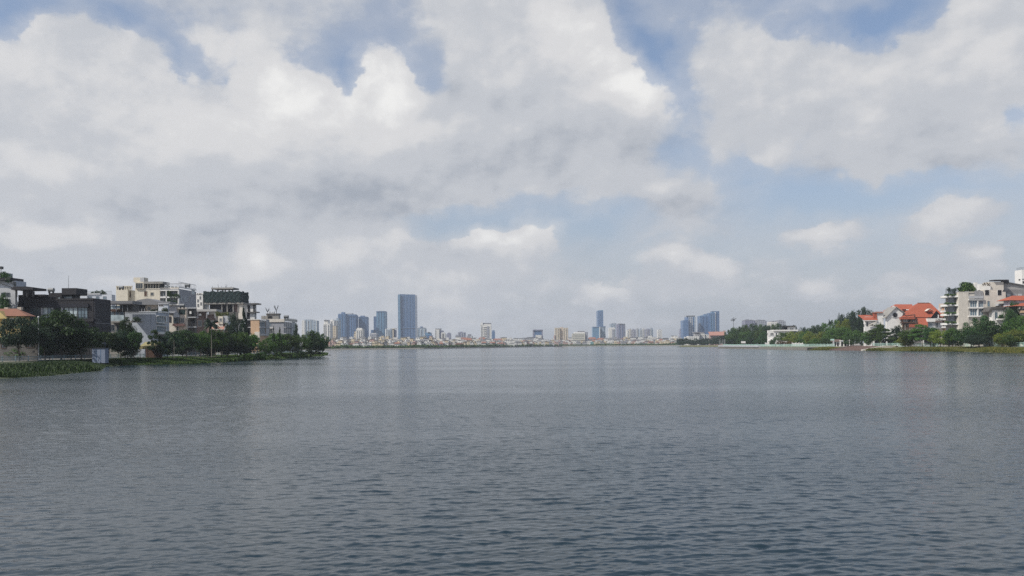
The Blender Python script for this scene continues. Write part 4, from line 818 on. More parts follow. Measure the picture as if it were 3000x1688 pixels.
T('broad', 3, 330, 868, 320, 240, 'broad street tree in front of the steep brown gable', 'leaf_dark', variant=1); T('broad', 3, 560, 872, 300, 246, 'broad street tree under the dark conifers', 'leaf_mid', variant=2); T('broad', 3, 740, 900, 250, 252, 'street tree in front of the peach block', 'leaf_mid', variant=3)
T('broad', 3, 130, 880, 300, 234, 'street tree left of the pink tiled roof', 'leaf_dark', variant=0); T('dense', 3, 420, 1000, 420, 246, 'dark understorey under the street trees by the brown gable', 'leaf_blue'); T('dense', 3, 650, 1010, 360, 252, 'dark understorey under the street trees by the peach block', 'leaf_blue'); T('dense', 3, 170, 1010, 340, 240, 'dark understorey tree left of the brown gable', 'leaf_blue')
T('conifer', 3, 640, 530, 170, 262, 'tall dark conifer before the unfinished white frame', 'leaf_blue'); T('conifer', 3, 690, 690, 120, 264, 'shorter dark conifer right of the tall one', 'leaf_blue'); T('dense', 3, 520, 600, 230, 268, 'massive dark tree behind the steep brown gable', 'leaf_blue'); T('conifer', 3, 1158, 805, 84, 268, 'small pointed conifer before the low grey house wall', 'leaf_dark'); T('conifer', 3, 1068, 800, 64, 270, 'thin pointed conifer at the corner of the low grey house', 'leaf_dark')
T('dense', 3, 960, 985, 260, 262, 'yellowish bushy tree right of the short white post lamp', 'leaf_mid'); T('broad', 3, 1110, 885, 260, 280, 'round tree under the small pointed conifer', 'leaf_mid', variant=1); T('broad', 3, 1300, 900, 320, 296, 'wide tree in front of the long low grey house', 'leaf_mid', variant=2)
T('dense', 3, 1160, 1020, 260, 290, 'dark low tree under the round tree near the headland', 'leaf_dark'); T('dense', 3, 1340, 1020, 260, 305, 'dark low tree under the wide tree near the headland', 'leaf_dark'); T('dense', 3, 1600, 848, 250, 322, 'tallest round dark tree near the headland tip', 'leaf_dark'); T('dense', 3, 1725, 885, 230, 332, 'dark round tree at the very tip of the headland', 'leaf_dark'); T('dense', 3, 1470, 905, 240, 314, 'dark green tree left of the tallest headland tree', 'leaf_mid'); T('dense', 3, 1660, 960, 290, 326, 'low dark tree under the headland tip trees', 'leaf_dark'); T('dense', 3, 1395, 745, 80, 318, 'dark creeper covered tree at the right end of the low grey house', 'leaf_blue')
for i, (x, y, w, Y) in enumerate(((1440, 1140, 150, 306), (1560, 1145, 150, 318), (1660, 1140, 130, 330), (1750, 1165, 110, 342), (900, 1165, 160, 252), (1080, 1160, 180, 272), (1230, 1175, 170, 286), (730, 1180, 150, 238))):
    T('shrub', 3, x, y, w, Y, ('low bush left of the middle of the headland bank', 'low bush below the tallest headland tree', 'low bush below the headland tip trees', 'last low bush at the water on the headland tip', 'weedy bush under the short white post lamp', 'weedy bush beside the pale boulders', 'yellowish weedy bush between boulders and headland', 'weedy bush at the waterline left of the post lamp')[i], 'leaf_mid' if i > 3 else 'leaf_dark', zg=0.7, group='bushes on the left bank', cat='shrub')

# ------------------------------------------------------------------ the far city
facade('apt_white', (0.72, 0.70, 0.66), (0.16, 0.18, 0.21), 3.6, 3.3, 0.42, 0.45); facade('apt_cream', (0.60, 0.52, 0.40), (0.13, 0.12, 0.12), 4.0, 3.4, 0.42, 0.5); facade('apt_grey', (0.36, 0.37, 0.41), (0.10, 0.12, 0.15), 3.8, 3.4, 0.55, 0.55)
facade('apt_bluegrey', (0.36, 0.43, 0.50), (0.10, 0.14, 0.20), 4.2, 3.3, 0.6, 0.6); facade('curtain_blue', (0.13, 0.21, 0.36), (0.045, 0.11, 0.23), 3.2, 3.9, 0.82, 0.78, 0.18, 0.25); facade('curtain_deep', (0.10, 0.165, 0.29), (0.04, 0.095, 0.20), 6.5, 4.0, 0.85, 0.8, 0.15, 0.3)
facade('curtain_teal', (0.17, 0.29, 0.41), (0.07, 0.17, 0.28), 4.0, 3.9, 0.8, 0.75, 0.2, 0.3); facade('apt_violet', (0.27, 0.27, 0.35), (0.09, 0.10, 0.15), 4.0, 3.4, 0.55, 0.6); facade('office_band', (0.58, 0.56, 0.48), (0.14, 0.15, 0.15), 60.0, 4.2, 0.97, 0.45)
facade('house_white', (0.66, 0.65, 0.62), (0.10, 0.11, 0.12), 3.1, 3.6, 0.4, 0.5); facade('house_cream', (0.60, 0.52, 0.38), (0.12, 0.10, 0.09), 3.1, 3.6, 0.42, 0.5); facade('house_grey', (0.34, 0.34, 0.35), (0.08, 0.09, 0.10), 3.1, 3.6, 0.42, 0.5); facade('house_pink', (0.48, 0.34, 0.30), (0.10, 0.08, 0.08), 3.1, 3.6, 0.4, 0.5); facade('house_teal', (0.16, 0.34, 0.36), (0.06, 0.10, 0.11), 3.1, 3.6, 0.4, 0.5)
mat('roof_grey', (0.22, 0.22, 0.24)); mat('steel_blue', (0.14, 0.21, 0.34), rough=.4)
tile_mat('roof_red', (0.26, 0.12, 0.085))
class Tower:
    def __init__(s, name, label, z, Y, group=None, x=None):
        s.z = z; s.Y = Y; s.root = None; s.name, s.label, s.group = name, label, group
    def blk(s, part, m, x0, yt, x1, yb=None, d=0.0, dep=30.0, slope=0.0, parent=None):
        """a block whose front stands d metres behind the front line; slope lifts its right-hand roof edge by that many pixels"""
        Y = s.Y + d; a = W(s.z, x0, yt, Y); c = W(s.z, x1, yt - slope, Y); zb = 1.4 if yb is None else W(s.z, x0, yb, Y).z
        if s.root is None: s.root = empty(s.name, ((a.x + c.x) / 2, s.Y, 1.4), s.label, 'skyscraper' if a.z > 60 else 'building', s.group)
        mb = MB().prism_y([(a.x, zb), (c.x, zb), (c.x, c.z), (a.x, a.z)], Y, Y + dep); return mb.build(part, MATS[m], parent or s.root)
    def fins(s, m, xs, yt, yb, w=2.0, d=-0.8, dep=1.0, part='fin'):
        for x in xs: s.blk(part, m, x, yt, x + w, yb, d, dep)
        return s
    def pent(s, m, x0, yt, x1, yb, d=6, dep=14): s.blk('penthouse', m, x0, yt, x1, yb, d, dep); return s
    def mast(s, x, yt, yb, r=.6, d=8):
        p, q = W(s.z, x, yt, s.Y + d), W(s.z, x, yb, s.Y + d); MB().tube([q, (q + p) / 2, p], [r, r * .7, r * .3], 6).build('mast', MATS['grey_metal'], s.root); return s
t = Tower('skyscraper', 'tallest blue glass skyscraper on the far shore', 4, 2650); t.blk('body', 'curtain_deep', 1968, 222, 2292, None, 0, 60); t.blk('side_slab', 'curtain_teal', 1972, 210, 2012, None, -6, 40); t.blk('dark_groove', 'dark_void', 2013, 225, 2021, 640, -1, 3)
t.blk('crown', 'curtain_deep', 2010, 206, 2292, 224, 2, 50, -8); t.blk('belt', 'steel_blue', 1968, 838, 2293, 850, -1.5, 3); t.fins('steel_blue', (2075, 2130, 2190, 2245), 226, 1000, 3, -1.0); t.mast(2240, 190, 212); t.blk('podium', 'apt_grey', 1960, 1060, 2300, None, -8, 20)
t = Tower('apartment_tower', 'pale slab apartment tower behind the headland trees, leftmost of the far skyline', 4, 1750); t.blk('body', 'apt_bluegrey', 205, 685, 340, None, 0, 20); t.blk('side_wing', 'apt_white', 155, 700, 206, None, 3, 20); t.blk('right_wing', 'apt_bluegrey', 340, 706, 442, None, -1, 18); t.pent('apt_white', 330, 690, 375, 706); t.fins('apt_white', (212, 268, 322, 385, 430), 700, 1100, 7, -1.2)
t = Tower('apartment_tower', 'slim white apartment tower with a domed cap right of the headland trees', 4, 1560); t.blk('body', 'apt_white', 560, 762, 690, None, 0, 22); t.blk('upper_body', 'apt_white', 575, 705, 650, 765, 2, 16); t.blk('cap', 'roof_grey', 572, 692, 645, 706, 1, 17); t.fins('white', (560, 590, 640), 775, 1120, 8, -1.4); t.mast(608, 672, 692, .5)
t = Tower('apartment_tower', 'white apartment tower with a bright rooftop box beside the domed cap tower', 4, 1600); t.blk('body', 'apt_white', 692, 705, 768, None, 0, 22); t.blk('cap', 'white', 700, 684, 740, 706, 2, 10); t.blk('balcony_slab', 'roof_grey', 730, 800, 812, 808, -2, 6); t.fins('white', (698, 752), 715, 1120, 10, -1.4); t.blk('low_wing', 'apt_cream', 735, 810, 800, None, -3, 16)
t = Tower('apartment_tower', 'grey blue stepped apartment tower touching the left twin glass tower', 4, 1700); t.blk('body', 'apt_bluegrey', 768, 690, 850, None, 0, 24); t.blk('step', 'apt_bluegrey', 812, 660, 850, 692, 3, 18); t.fins('apt_white', (775, 815), 700, 1100, 9, -1.2)
t = Tower('skyscraper', 'left half of the wide twin blue glass tower', 4, 2250); t.blk('body', 'curtain_blue', 848, 575, 992, None, 0, 40); t.blk('edge', 'steel_blue', 836, 590, 850, None, 4, 30); t.pent('steel_blue', 900, 545, 958, 576); t.fins('curtain_teal', (905, 960), 580, 1100, 6, -1.2); t.mast(930, 528, 546)
t = Tower('skyscraper', 'right half of the wide twin blue glass tower with a flat dark crown', 4, 2255); t.blk('body', 'curtain_blue', 994, 598, 1168, None, 0, 40); t.blk('crown', 'curtain_deep', 998, 588, 1166, 628, -1.5, 30); t.pent('pale_grey', 1010, 565, 1110, 590); t.fins('steel_blue', (1040, 1085, 1130), 630, 1100, 3, -1.2)
t = Tower('skyscraper', 'single slim blue glass tower right of the twin glass tower', 4, 2300); t.blk('body', 'curtain_blue', 1226, 640, 1376, None, 0, 36); t.pent('steel_blue', 1260, 612, 1335, 642); t.fins('curtain_teal', (1262, 1330), 645, 1080, 4, -1.2); t.blk('crown', 'curtain_deep', 1224, 632, 1378, 652, -1, 30)
t = Tower('apartment_tower', 'cream stepped apartment tower in front of the single slim glass tower', 4, 1500); t.blk('body', 'apt_white', 1180, 868, 1300, None, 0, 20); t.blk('step', 'apt_cream', 1150, 905, 1182, None, 2, 16); t.blk('low_step', 'apt_cream', 1136, 950, 1152, None, 3, 12); t.pent('apt_white', 1195, 845, 1290, 870); t.fins('white', (1185, 1225, 1262), 880, 1100, 7, -1.2)
t = Tower('skyscraper', 'blue glass tower with a stepped left shoulder', 4, 2350); t.blk('body', 'curtain_teal', 1562, 530, 1726, None, 0, 40); t.blk('shoulder', 'curtain_deep', 1510, 630, 1564, None, 4, 30); t.blk('low_shoulder', 'curtain_blue', 1460, 880, 1512, None, 6, 26); t.fins('steel_blue', (1600, 1650, 1700), 540, 1000, 3, -1.2); t.blk('crown', 'curtain_deep', 1560, 526, 1728, 542, -1, 30); t.blk('ridge', 'pale_grey', 1514, 618, 1556, 632, 6, 20)
t = Tower('apartment_building', 'pale apartment block at the foot of the stepped glass tower', 4, 1550); t.blk('body', 'apt_grey', 1440, 950, 1565, None, 0, 20); t.pent('apt_white', 1470, 940, 1555, 951)
t = Tower('apartment_building', 'white and blue apartment block left of the tallest tower', 4, 1700); t.blk('body', 'apt_bluegrey', 1745, 870, 1838, None, 0, 22); t.blk('frame', 'white', 1730, 862, 1748, None, -1, 18); t.pent('apt_white', 1760, 855, 1830, 872); t.fins('white', (1770, 1800), 880, 1060, 6, -1.2)
t = Tower('apartment_building', 'narrow beige block touching the tallest tower on its left', 4, 1750); t.blk('body', 'apt_cream', 1858, 862, 1890, None, 0, 20); t.blk('side_wing', 'apt_violet', 1888, 880, 1922, None, 2, 18); t.blk('ledge', 'pale_beige', 1855, 850, 1925, 864, -1, 20)
t = Tower('apartment_building', 'white stepped apartment block in front of the narrow beige block', 4, 1480); t.blk('body', 'apt_white', 1600, 1010, 1712, None, 0, 18); t.blk('side_wing', 'apt_cream', 1540, 1035, 1602, None, 2, 16); t.pent('apt_white', 1640, 1000, 1690, 1012)
t = Tower('apartment_tower', 'grey blue tower with a small roof lantern right of the tallest tower', 4, 2000); t.blk('body', 'apt_bluegrey', 2330, 850, 2488, None, 0, 28); t.blk('cap', 'roof_grey', 2345, 838, 2476, 852, 1, 22); t.pent('steel_blue', 2390, 815, 2432, 838); t.fins('apt_white', (2336, 2400, 2470), 860, 1080, 6, -1.2)
t = Tower('office_block', 'low blue office block right of the tower with a roof lantern', 5, 1900); t.blk('body', 'curtain_blue', 62, 660, 165, None, 0, 24); t.blk('crown', 'curtain_teal', 40, 610, 150, 665, 8, 20); t.pent('roof_grey', 80, 598, 120, 612)
t = Tower('apartment_tower', 'white tower with a slanted grey wing left of the old cream hall', 5, 1950); t.blk('body', 'apt_white', 218, 548, 305, None, 0, 24); t.blk('grey_wing', 'apt_violet', 303, 552, 372, None, 2, 22, -22); t.blk('cap', 'roof_grey', 228, 532, 332, 550, 1, 20); t.fins('white', (222, 295), 555, 740, 6, -1.2)
t = Tower('apartment_building', 'white double slab beside the slanted grey wing', 5, 1800); t.blk('body', 'apt_white', 335, 618, 410, None, 0, 18); t.blk('groove', 'dark_void', 362, 625, 380, 740, -.6, 2); t.pent('apt_white', 345, 608, 400, 620)
t = Tower('apartment_tower', 'dark narrow tower pair behind the old cream hall', 5, 2300); t.blk('body', 'apt_violet', 450, 620, 515, None, 0, 24); t.pent('roof_grey', 465, 610, 500, 622); t.blk('light_slab', 'apt_grey', 430, 640, 452, None, 2, 20)
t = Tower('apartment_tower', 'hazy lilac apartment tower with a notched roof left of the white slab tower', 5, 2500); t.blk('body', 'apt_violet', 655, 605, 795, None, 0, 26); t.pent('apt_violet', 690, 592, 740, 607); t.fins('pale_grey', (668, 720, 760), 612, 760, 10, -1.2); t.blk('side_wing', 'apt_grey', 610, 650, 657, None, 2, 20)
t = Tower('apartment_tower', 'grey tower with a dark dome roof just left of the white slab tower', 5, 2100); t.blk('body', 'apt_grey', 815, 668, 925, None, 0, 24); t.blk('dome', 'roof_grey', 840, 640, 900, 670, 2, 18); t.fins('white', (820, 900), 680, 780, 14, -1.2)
t = Tower('apartment_tower', 'tall white slab tower standing alone in the middle of the far shore', 5, 1850); t.blk('body', 'apt_white', 1082, 470, 1282, None, 0, 26); t.blk('left_strip', 'white', 1082, 420, 1125, 474, 0, 22); t.blk('crown', 'roof_grey', 1126, 428, 1278, 450, 2, 22); t.blk('crown_wall', 'apt_white', 1126, 450, 1280, 472, 1.2, 24); t.blk('dark_groove', 'apt_grey', 1198, 490, 1240, 810, -1, 2)
for y in range(500, 800, 34): t.blk('balcony_slab', 'white', 1126, y, 1198, y + 6, -1.6, 2)
t.fins('white', (1084, 1272), 480, 820, 10, -1.6)
t = Tower('office_block', 'small blue tower peeping out right of the white slab tower', 5, 2500); t.blk('body', 'curtain_blue', 1295, 590, 1352, None, 0, 24); t.blk('crown', 'steel_blue', 1300, 566, 1346, 592, 2, 18)
t = Tower('office_block', 'violet blue office block with an overhanging top', 5, 2100); t.blk('body', 'curtain_deep', 2100, 560, 2235, None, 0, 26); t.blk('left_wing', 'apt_violet', 2068, 565, 2102, None, 3, 22); t.blk('right_slab', 'apt_violet', 2233, 556, 2256, None, -1, 24); t.blk('crown', 'apt_violet', 2068, 552, 2258, 572, -2, 28); t.blk('white_front', 'apt_white', 2120, 655, 2230, None, -10, 10)
t = Tower('apartment_building', 'cream twin block with a recessed centre right of the middle of the far shore', 6, 1950); t.blk('left_block', 'apt_cream', 38, 518, 130, None, 0, 24); t.blk('centre', 'beige', 128, 525, 192, None, 5, 20); t.blk('right_block', 'apt_cream', 190, 518, 288, None, 0, 24); t.pent('beige', 140, 505, 185, 526)
t.fins('pale_beige', (42, 85, 196, 240, 278), 525, 740, 7, -1.2); t.blk('low_wing', 'house_pink', 20, 660, 40, None, -2, 16)
t = Tower('office_building', 'long low cream office with horizontal window bands', 6, 1870); t.blk('body', 'office_band', 370, 625, 606, None, 0, 26); t.blk('grey_wing', 'apt_grey', 606, 596, 658, None, 3, 22); t.pent('roof_grey', 470, 580, 600, 600); t.pent('white', 400, 600, 610, 626, 3, 14)
t = Tower('skyscraper', 'slim tall blue glass tower right of the long cream office', 6, 3200); t.blk('body', 'curtain_blue', 840, 205, 948, 520, 0, 50); t.blk('crown', 'curtain_teal', 842, 192, 944, 207, 3, 40, 8); t.fins('steel_blue', (880, 915), 210, 500, 3, -1.2); t.blk('base', 'curtain_teal', 845, 480, 945, None, 4, 40)
t = Tower('office_block', 'teal glass block at the foot of the slim tall glass tower', 6, 2450); t.blk('body', 'curtain_teal', 750, 510, 872, None, 0, 30); t.blk('white_strip', 'white', 874, 500, 888, None, -2, 20); t.blk('roof_edge', 'steel_blue', 748, 500, 874, 512, -1, 30)
t = Tower('office_block', 'grey glass block right of the teal block and white strip', 6, 2460); t.blk('body', 'apt_bluegrey', 890, 498, 992, None, 0, 30); t.blk('roof_edge', 'steel_blue', 888, 488, 994, 500, -1, 30); t.fins('apt_grey', (915, 960), 505, 700, 4, -1.2)
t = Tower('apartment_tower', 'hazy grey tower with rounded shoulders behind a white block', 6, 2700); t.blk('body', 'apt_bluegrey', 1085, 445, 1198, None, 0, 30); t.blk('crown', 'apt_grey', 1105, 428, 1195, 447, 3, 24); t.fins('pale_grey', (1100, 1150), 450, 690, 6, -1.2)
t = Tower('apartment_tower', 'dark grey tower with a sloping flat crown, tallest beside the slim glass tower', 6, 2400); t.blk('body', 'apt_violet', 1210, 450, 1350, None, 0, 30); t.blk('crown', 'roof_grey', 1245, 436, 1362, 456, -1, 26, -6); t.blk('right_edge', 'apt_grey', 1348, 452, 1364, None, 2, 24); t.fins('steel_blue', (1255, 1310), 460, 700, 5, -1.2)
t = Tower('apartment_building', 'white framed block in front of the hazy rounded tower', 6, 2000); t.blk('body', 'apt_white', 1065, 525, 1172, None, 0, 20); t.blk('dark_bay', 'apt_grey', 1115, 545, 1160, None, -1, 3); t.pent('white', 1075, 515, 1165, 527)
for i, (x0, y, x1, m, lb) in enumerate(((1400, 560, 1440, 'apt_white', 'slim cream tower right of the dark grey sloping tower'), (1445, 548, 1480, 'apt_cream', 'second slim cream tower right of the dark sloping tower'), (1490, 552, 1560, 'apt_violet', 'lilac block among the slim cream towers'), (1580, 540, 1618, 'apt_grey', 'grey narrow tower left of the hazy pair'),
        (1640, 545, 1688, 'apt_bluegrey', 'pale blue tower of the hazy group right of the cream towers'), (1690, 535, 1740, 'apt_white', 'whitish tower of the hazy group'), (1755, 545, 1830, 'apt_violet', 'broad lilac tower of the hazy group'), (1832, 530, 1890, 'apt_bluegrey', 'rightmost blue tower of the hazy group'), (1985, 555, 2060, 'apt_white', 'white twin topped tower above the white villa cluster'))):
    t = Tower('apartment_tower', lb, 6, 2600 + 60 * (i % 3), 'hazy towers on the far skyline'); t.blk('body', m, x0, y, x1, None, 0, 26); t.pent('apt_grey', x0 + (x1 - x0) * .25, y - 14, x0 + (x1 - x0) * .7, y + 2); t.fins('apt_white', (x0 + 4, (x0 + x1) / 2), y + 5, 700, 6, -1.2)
TG = 'towers behind the right headland'
t = Tower('skyscraper', 'lower blue tower with a slanted roof, first of four behind the right headland', 7, 2300, TG); t.blk('body', 'curtain_blue', 242, 346, 335, None, 0, 36, 18); t.blk('dark_edge', 'curtain_deep', 320, 328, 337, None, -2, 20)
t = Tower('skyscraper', 'white striped tower with a thin flat cap behind the right headland', 7, 2310, TG); t.blk('body', 'curtain_blue', 308, 285, 452, None, 0, 36); t.blk('cap', 'pale_grey', 300, 258, 458, 266, -1, 34); t.blk('crown', 'apt_white', 330, 266, 445, 287, 3, 26); t.fins('white', (340, 366, 392), 285, 600, 8, -1.4); t.fins('apt_bluegrey', (432,), 285, 600, 16, -1.4)
t = Tower('skyscraper', 'blue tower with a low pointed roof behind the right headland', 7, 2330, TG); t.blk('body', 'curtain_blue', 535, 268, 680, None, 0, 36); t.blk('roof_step', 'curtain_teal', 560, 258, 660, 270, 4, 26); t.blk('roof_point', 'steel_blue', 605, 236, 645, 260, 8, 16); t.fins('curtain_deep', (580, 640), 275, 540, 4, -1.2); t.fins('white', (680,), 275, 560, 8, 2)
t = Tower('skyscraper', 'tallest tower behind the right headland, stepped with a white stripe', 7, 2320, TG); t.blk('body', 'curtain_blue', 693, 215, 790, None, 0, 36); t.blk('right_body', 'curtain_deep', 800, 190, 862, None, 3, 34); t.blk('stripe', 'white', 788, 205, 801, None, 1, 30); t.blk('crown', 'curtain_teal', 740, 198, 800, 217, 5, 24); t.fins('curtain_teal', (715, 750), 225, 530, 10, -1.2); t.blk('roof_edge', 'steel_blue', 740, 186, 864, 193, 6, 24)
t = Tower('apartment_tower', 'faint lilac tower left of the four headland towers', 7, 2900, TG); t.blk('body', 'apt_violet', 196, 495, 238, None, 0, 24); t.pent('roof_grey', 205, 486, 230, 497)
# old cream hall on the water's edge
t = Tower('cream_hall', 'old cream hall with a bell tower and dark roof at the water side', 5, 1290); t.blk('bell_tower', 'cream', 268, 722, 315, None, 0, 6); t.blk('nave', 'house_cream', 312, 790, 450, None, 1, 12); t.blk('long_wing', 'house_pink', 448, 778, 735, None, 0, 10); t.blk('flat_roof', 'white', 460, 770, 740, 782, -1, 12)
a_, c_, e_ = W(5, 305, 795, 1290), W(5, 455, 800, 1290), W(5, 380, 710, 1290); MB().prism_y([(a_.x, a_.z), (c_.x, c_.z), (e_.x + 2, e_.z - 1), (e_.x - 3, e_.z)], 1289, 1302).build('roof', MATS['roof_grey'], t.root); t.fins('pale_beige', range(480, 730, 30), 790, 880, 8, -.5, .6, 'pilaster')
# the dense low houses on the far bank
HP = []
def hmesh(kind, wm):
    mb = MB(); mb.box(-.5, .5, 0, 1, 0, 1, 0)
    if kind == 0: mb.box(-.2, .45, .25, .8, 1.0, 1.28, 0).box(-.28, .52, .18, .88, 1.28, 1.33, 1)
    if kind == 1: mb.add([(-.56, -.08, 1), (.56, -.08, 1), (.56, 1.08, 1), (-.56, 1.08, 1), (-.4, .5, 1.32), (.4, .5, 1.32)], [(0, 1, 5, 4), (1, 2, 5), (2, 3, 4, 5), (3, 0, 4), (0, 3, 2, 1)], 1)
    if kind == 2: mb.prism_y([(-.56, 1), (.56, 1), (0, 1.4)], -.06, 1.06, 1)
    if kind == 3: mb.box(-.53, .53, -.03, 1.03, 1, 1.07, 0).box(-.5, -.05, .1, .7, 1.07, 1.38, 0).box(.1, .3, .2, .4, 1.07, 1.22, 1)
    return mb.mesh('house', [MATS[wm], MATS['roof_red' if kind in (1, 2) else 'roof_grey']])
KN = {0: 'stair hut', 1: 'red hipped roof', 2: 'red gable roof', 3: 'roof room'}
HM = {(k, w): hmesh(k, w) for k in range(4) for w in ('house_white', 'house_cream', 'house_grey', 'house_pink', 'house_teal')}
ZONES = [(1120, 'below the twin glass tower'), (1180, 'left of the tallest tower foot'), (1260, 'at the foot of the tallest tower'), (1330, 'around the old cream hall'), (1400, 'just left of the white slab tower'), (1470, 'just right of the white slab tower'), (1560, 'midway along the far shore'), (1640, 'before the cream twin block'), (1740, 'before the long cream office'), (1860, 'below the slim tall glass tower'), (1950, 'below the hazy tower group'), (3000, 'left of the right headland')]
hr = random.Random(5)
def fshore(px):                                              # distance of the far bank along a bearing
    u = uvw(0, px, 1012)[0]
    for (xa, ya), (xb, yb) in zip(FRL, FRL[1:]):
        da = xa - u * ya; db = xb - u * yb
        if da <= 0 <= db: f = -da / (db - da + 1e-9); return ya + (yb - ya) * f
    return 1500
for row, (back, wmin, wmax, hmin, hmax, step) in enumerate(((16, 6, 10, 5, 9, 7.6), (60, 7, 12, 7, 11, 8.6), (130, 8, 14, 9, 14, 9.6), (230, 10, 16, 12, 17, 12.0))):
    px = 952 + row * 3
    while px < 1998:
        Y = fshore(px) + back + hr.uniform(0, 22); X = uvw(0, px, 1000)[0] * Y; wd = hr.uniform(wmin, wmax) * (Y / 1350); hh = hr.uniform(hmin, hmax) * (0.75 + .35 * Y / 1350)
        wm = hr.choices(['house_white', 'house_cream', 'house_grey', 'house_pink', 'house_teal'], [7, 2.6, 2.2, 1.2, .25])[0]; k = hr.choices([0, 1, 2, 3], [4, 0.3, 0.25, 4])[0]
        zn = next(n for lim, n in ZONES if px < lim); cn = wm.split('_')[1]
        o = bpy.data.objects.new('row_house', HM[(k, wm)]); COL.objects.link(o); o.location = (X, Y, 1.4); o.scale = (wd, hr.uniform(9, 14), hh / (1.0 + .3))
        rn = ('front row', 'second row', 'third row', 'back row')[row]
        tag(o, f'small {cn} house with {KN[k]}, {rn}, {zn}', 'house', 'crowded houses on the far shore'); px += step * hr.uniform(.8, 1.45) * (1.0 if hr.random() > .12 else 2.2)
# trees along the far bank, a mass too small and even to count
V = []
for px in np.arange(900, 2010, 1.15):
    Y = fshore(px) + RNG.uniform(2, 12); X = uvw(0, px, 1000)[0] * Y; hh = RNG.uniform(2.0, 4.6) * (0.7 + .6 * (math.sin(px * .045) * math.sin(px * .013 + 1) * .5 + .5))
    V.append(leaf_quads((X, Y, 1.4 + hh * .5), (1.7, 1.7, hh * .55), 26, 0.8))
V = np.vstack(V); o = bpy.data.objects.new('treeline', np_mesh('treeline', V, np.arange(len(V)).reshape(-1, 4), [MATS['leaf_mid']])); COL.objects.link(o); tag(o, 'low dark tree line along the water of the far shore', 'trees', kind='stuff')

# ------------------------------------------------------------------ the right shore
b = Bld('apartment_building', 'beige apartment building with white curved balconies beside the red roofed villa', 'apartment building', 9, 203, 1500, 1545, 2230, 432, 'pale_beige')
b.sbox('blank_wall', 'pale_beige', 1541, 428, 1690, 1000, -.35, .0)
for i, y in enumerate((488, 618, 756, 892, 1030)):
    z = b.px(1545, y)[1]; xf, Y0, Y1 = b.xf, b.Y, b.Y1 + 9; n = 10; pts = []
    for k in range(n + 1): f = k / n; pts.append((xf - 4.6 * math.sin(f * math.pi) ** .6, Y0 + .3 + (Y1 - Y0) * f))
    V = [(x, yy, z - .45) for x, yy in pts] + [(x, yy, z + .45) for x, yy in pts]; m = len(pts); mb = MB()
    mb.add(V, [tuple(range(m)), tuple(range(2 * m - 1, m - 1, -1))] + [(k, k + m, (k + 1) % m + m, (k + 1) % m) for k in range(m)]); bl = b.part(mb, 'balcony', 'white')
    if i < 4: rr = MB().box(xf - 1.2, xf - .2, Y0 + 2.2, Y0 + 7, z + .45, z + 3.6); b.part(rr, 'window_bay', 'glass')
    cl = [((xf - 4.0 + .2 * k, Y0 + 1.8 + .9 * k, z + .8), (.6, .6, .5)) for k in range(5)] + [((xf - 3.2 + .7 * k, Y0 + 1.0, z + .7), (.5, .5, .4)) for k in range(4)]
    V = np.vstack([leaf_quads(c, r_, 40, .28) for c, r_ in cl]) - np.array(wloc(b.root)); o = bpy.data.objects.new('balcony_plants', np_mesh('balcony_plants', V, np.arange(len(V)).reshape(-1, 4), [MATS['leaf_mid']])); COL.objects.link(o); o.parent = bl
b.part(MB().box(b.xf - .4, b.xf + .4, b.Y1, b.Y1 + 8, ZR, b.px(1500, 500)[1]), 'rear_wall', 'concrete')
for x in (1388, 1400, 1500, 1530): p = b.px(x, 470); MB().tube([(p[0], b.Y + 2, b.px(x, 488)[1]), (p[0], b.Y + 2, b.px(x, 385)[1])], .09, 5).build('roof_post', MATS['grey_metal'], b.root)
plants(b, 'roof_plants', [(1390, 385, 2), (1400, 400, 2), (1490, 400, 2.5), (1500, 385, 2.5), (1545, 385, 2), (1555, 400, 2), (1470, 410, 2)], .9, 'leaf_blue', n=50)
plants(b, 'roof_garden', [(1600, 335, 3), (1640, 330, 3), (1680, 335, 3), (1710, 345, 3), (1600, 385, 2), (1640, 380, 2), (1690, 375, 2), (1730, 390, 2), (1760, 400, 2), (1590, 405, 1.5), (1650, 350, 3), (1700, 365, 2.5), (1620, 360, 3)], 1.6, 'leaf_mid', n=90)
b.sbox('parapet', 'pale_beige', 1541, 425, 1770, 436, -.4, .3)
for y0, y1 in ((548, 648), (676, 772)):
    b.win('s', 1708, y0, 1806, y1, 3, 1, 'white', 'glass_blue', t=.2); b.win('s', 1840, y0, 1895, y1, 2, 1, 'white', 'glass_blue', t=.2); b.sbox('floor_band', 'white', 1690, y1 + 4, 1908, y1 + 20, -.9, .05)
b.sbox('floor_band', 'white', 1690, 528, 1908, 548, -.9, .05); b.sbox('pier', 'white', 1816, 548, 1832, 780, -.7, .05); b.sbox('louvre_screen', 'louvre_grey', 1775, 412, 1900, 520, -.3, .1); b.sbox('balcony_front', 'pale_grey', 1692, 485, 1905, 522, -1.2, -.9)
for x in range(1780, 1896, 16): b.sbox('louvre_bar', 'pale_grey', x, 416, x + 5, 484, -.42, -.3)
b.sbox('upper_wall', 'pale_beige', 1905, 395, 2190, 470, .3, 12); b.win('s', 1926, 400, 1988, 476, 1, 1, 'white', 'dark_void', t=.12); b.win('s', 2110, 400, 2170, 476, 1, 1, 'white', 'dark_void', t=.12)
b.sbox('chimney', 'white', 1782, 288, 1818, 420, 1.5, 3); b.sbox('stair_hut', 'pale_beige', 1985, 282, 2200, 400, 9, 14); b.sbox('solar_panel', 'charcoal', 2060, 248, 2275, 262, 8, 12); b.sbox('solar_frame', 'charcoal', 2215, 262, 2280, 300, 9, 12); b.sbox('roof_room', 'white', 1830, 310, 2010, 400, 8, 14)
plants(b, 'roof_shrubs', [(1910, 315, 6), (1950, 310, 6), (1985, 318, 6)], .9, 'leaf_brown', n=40)
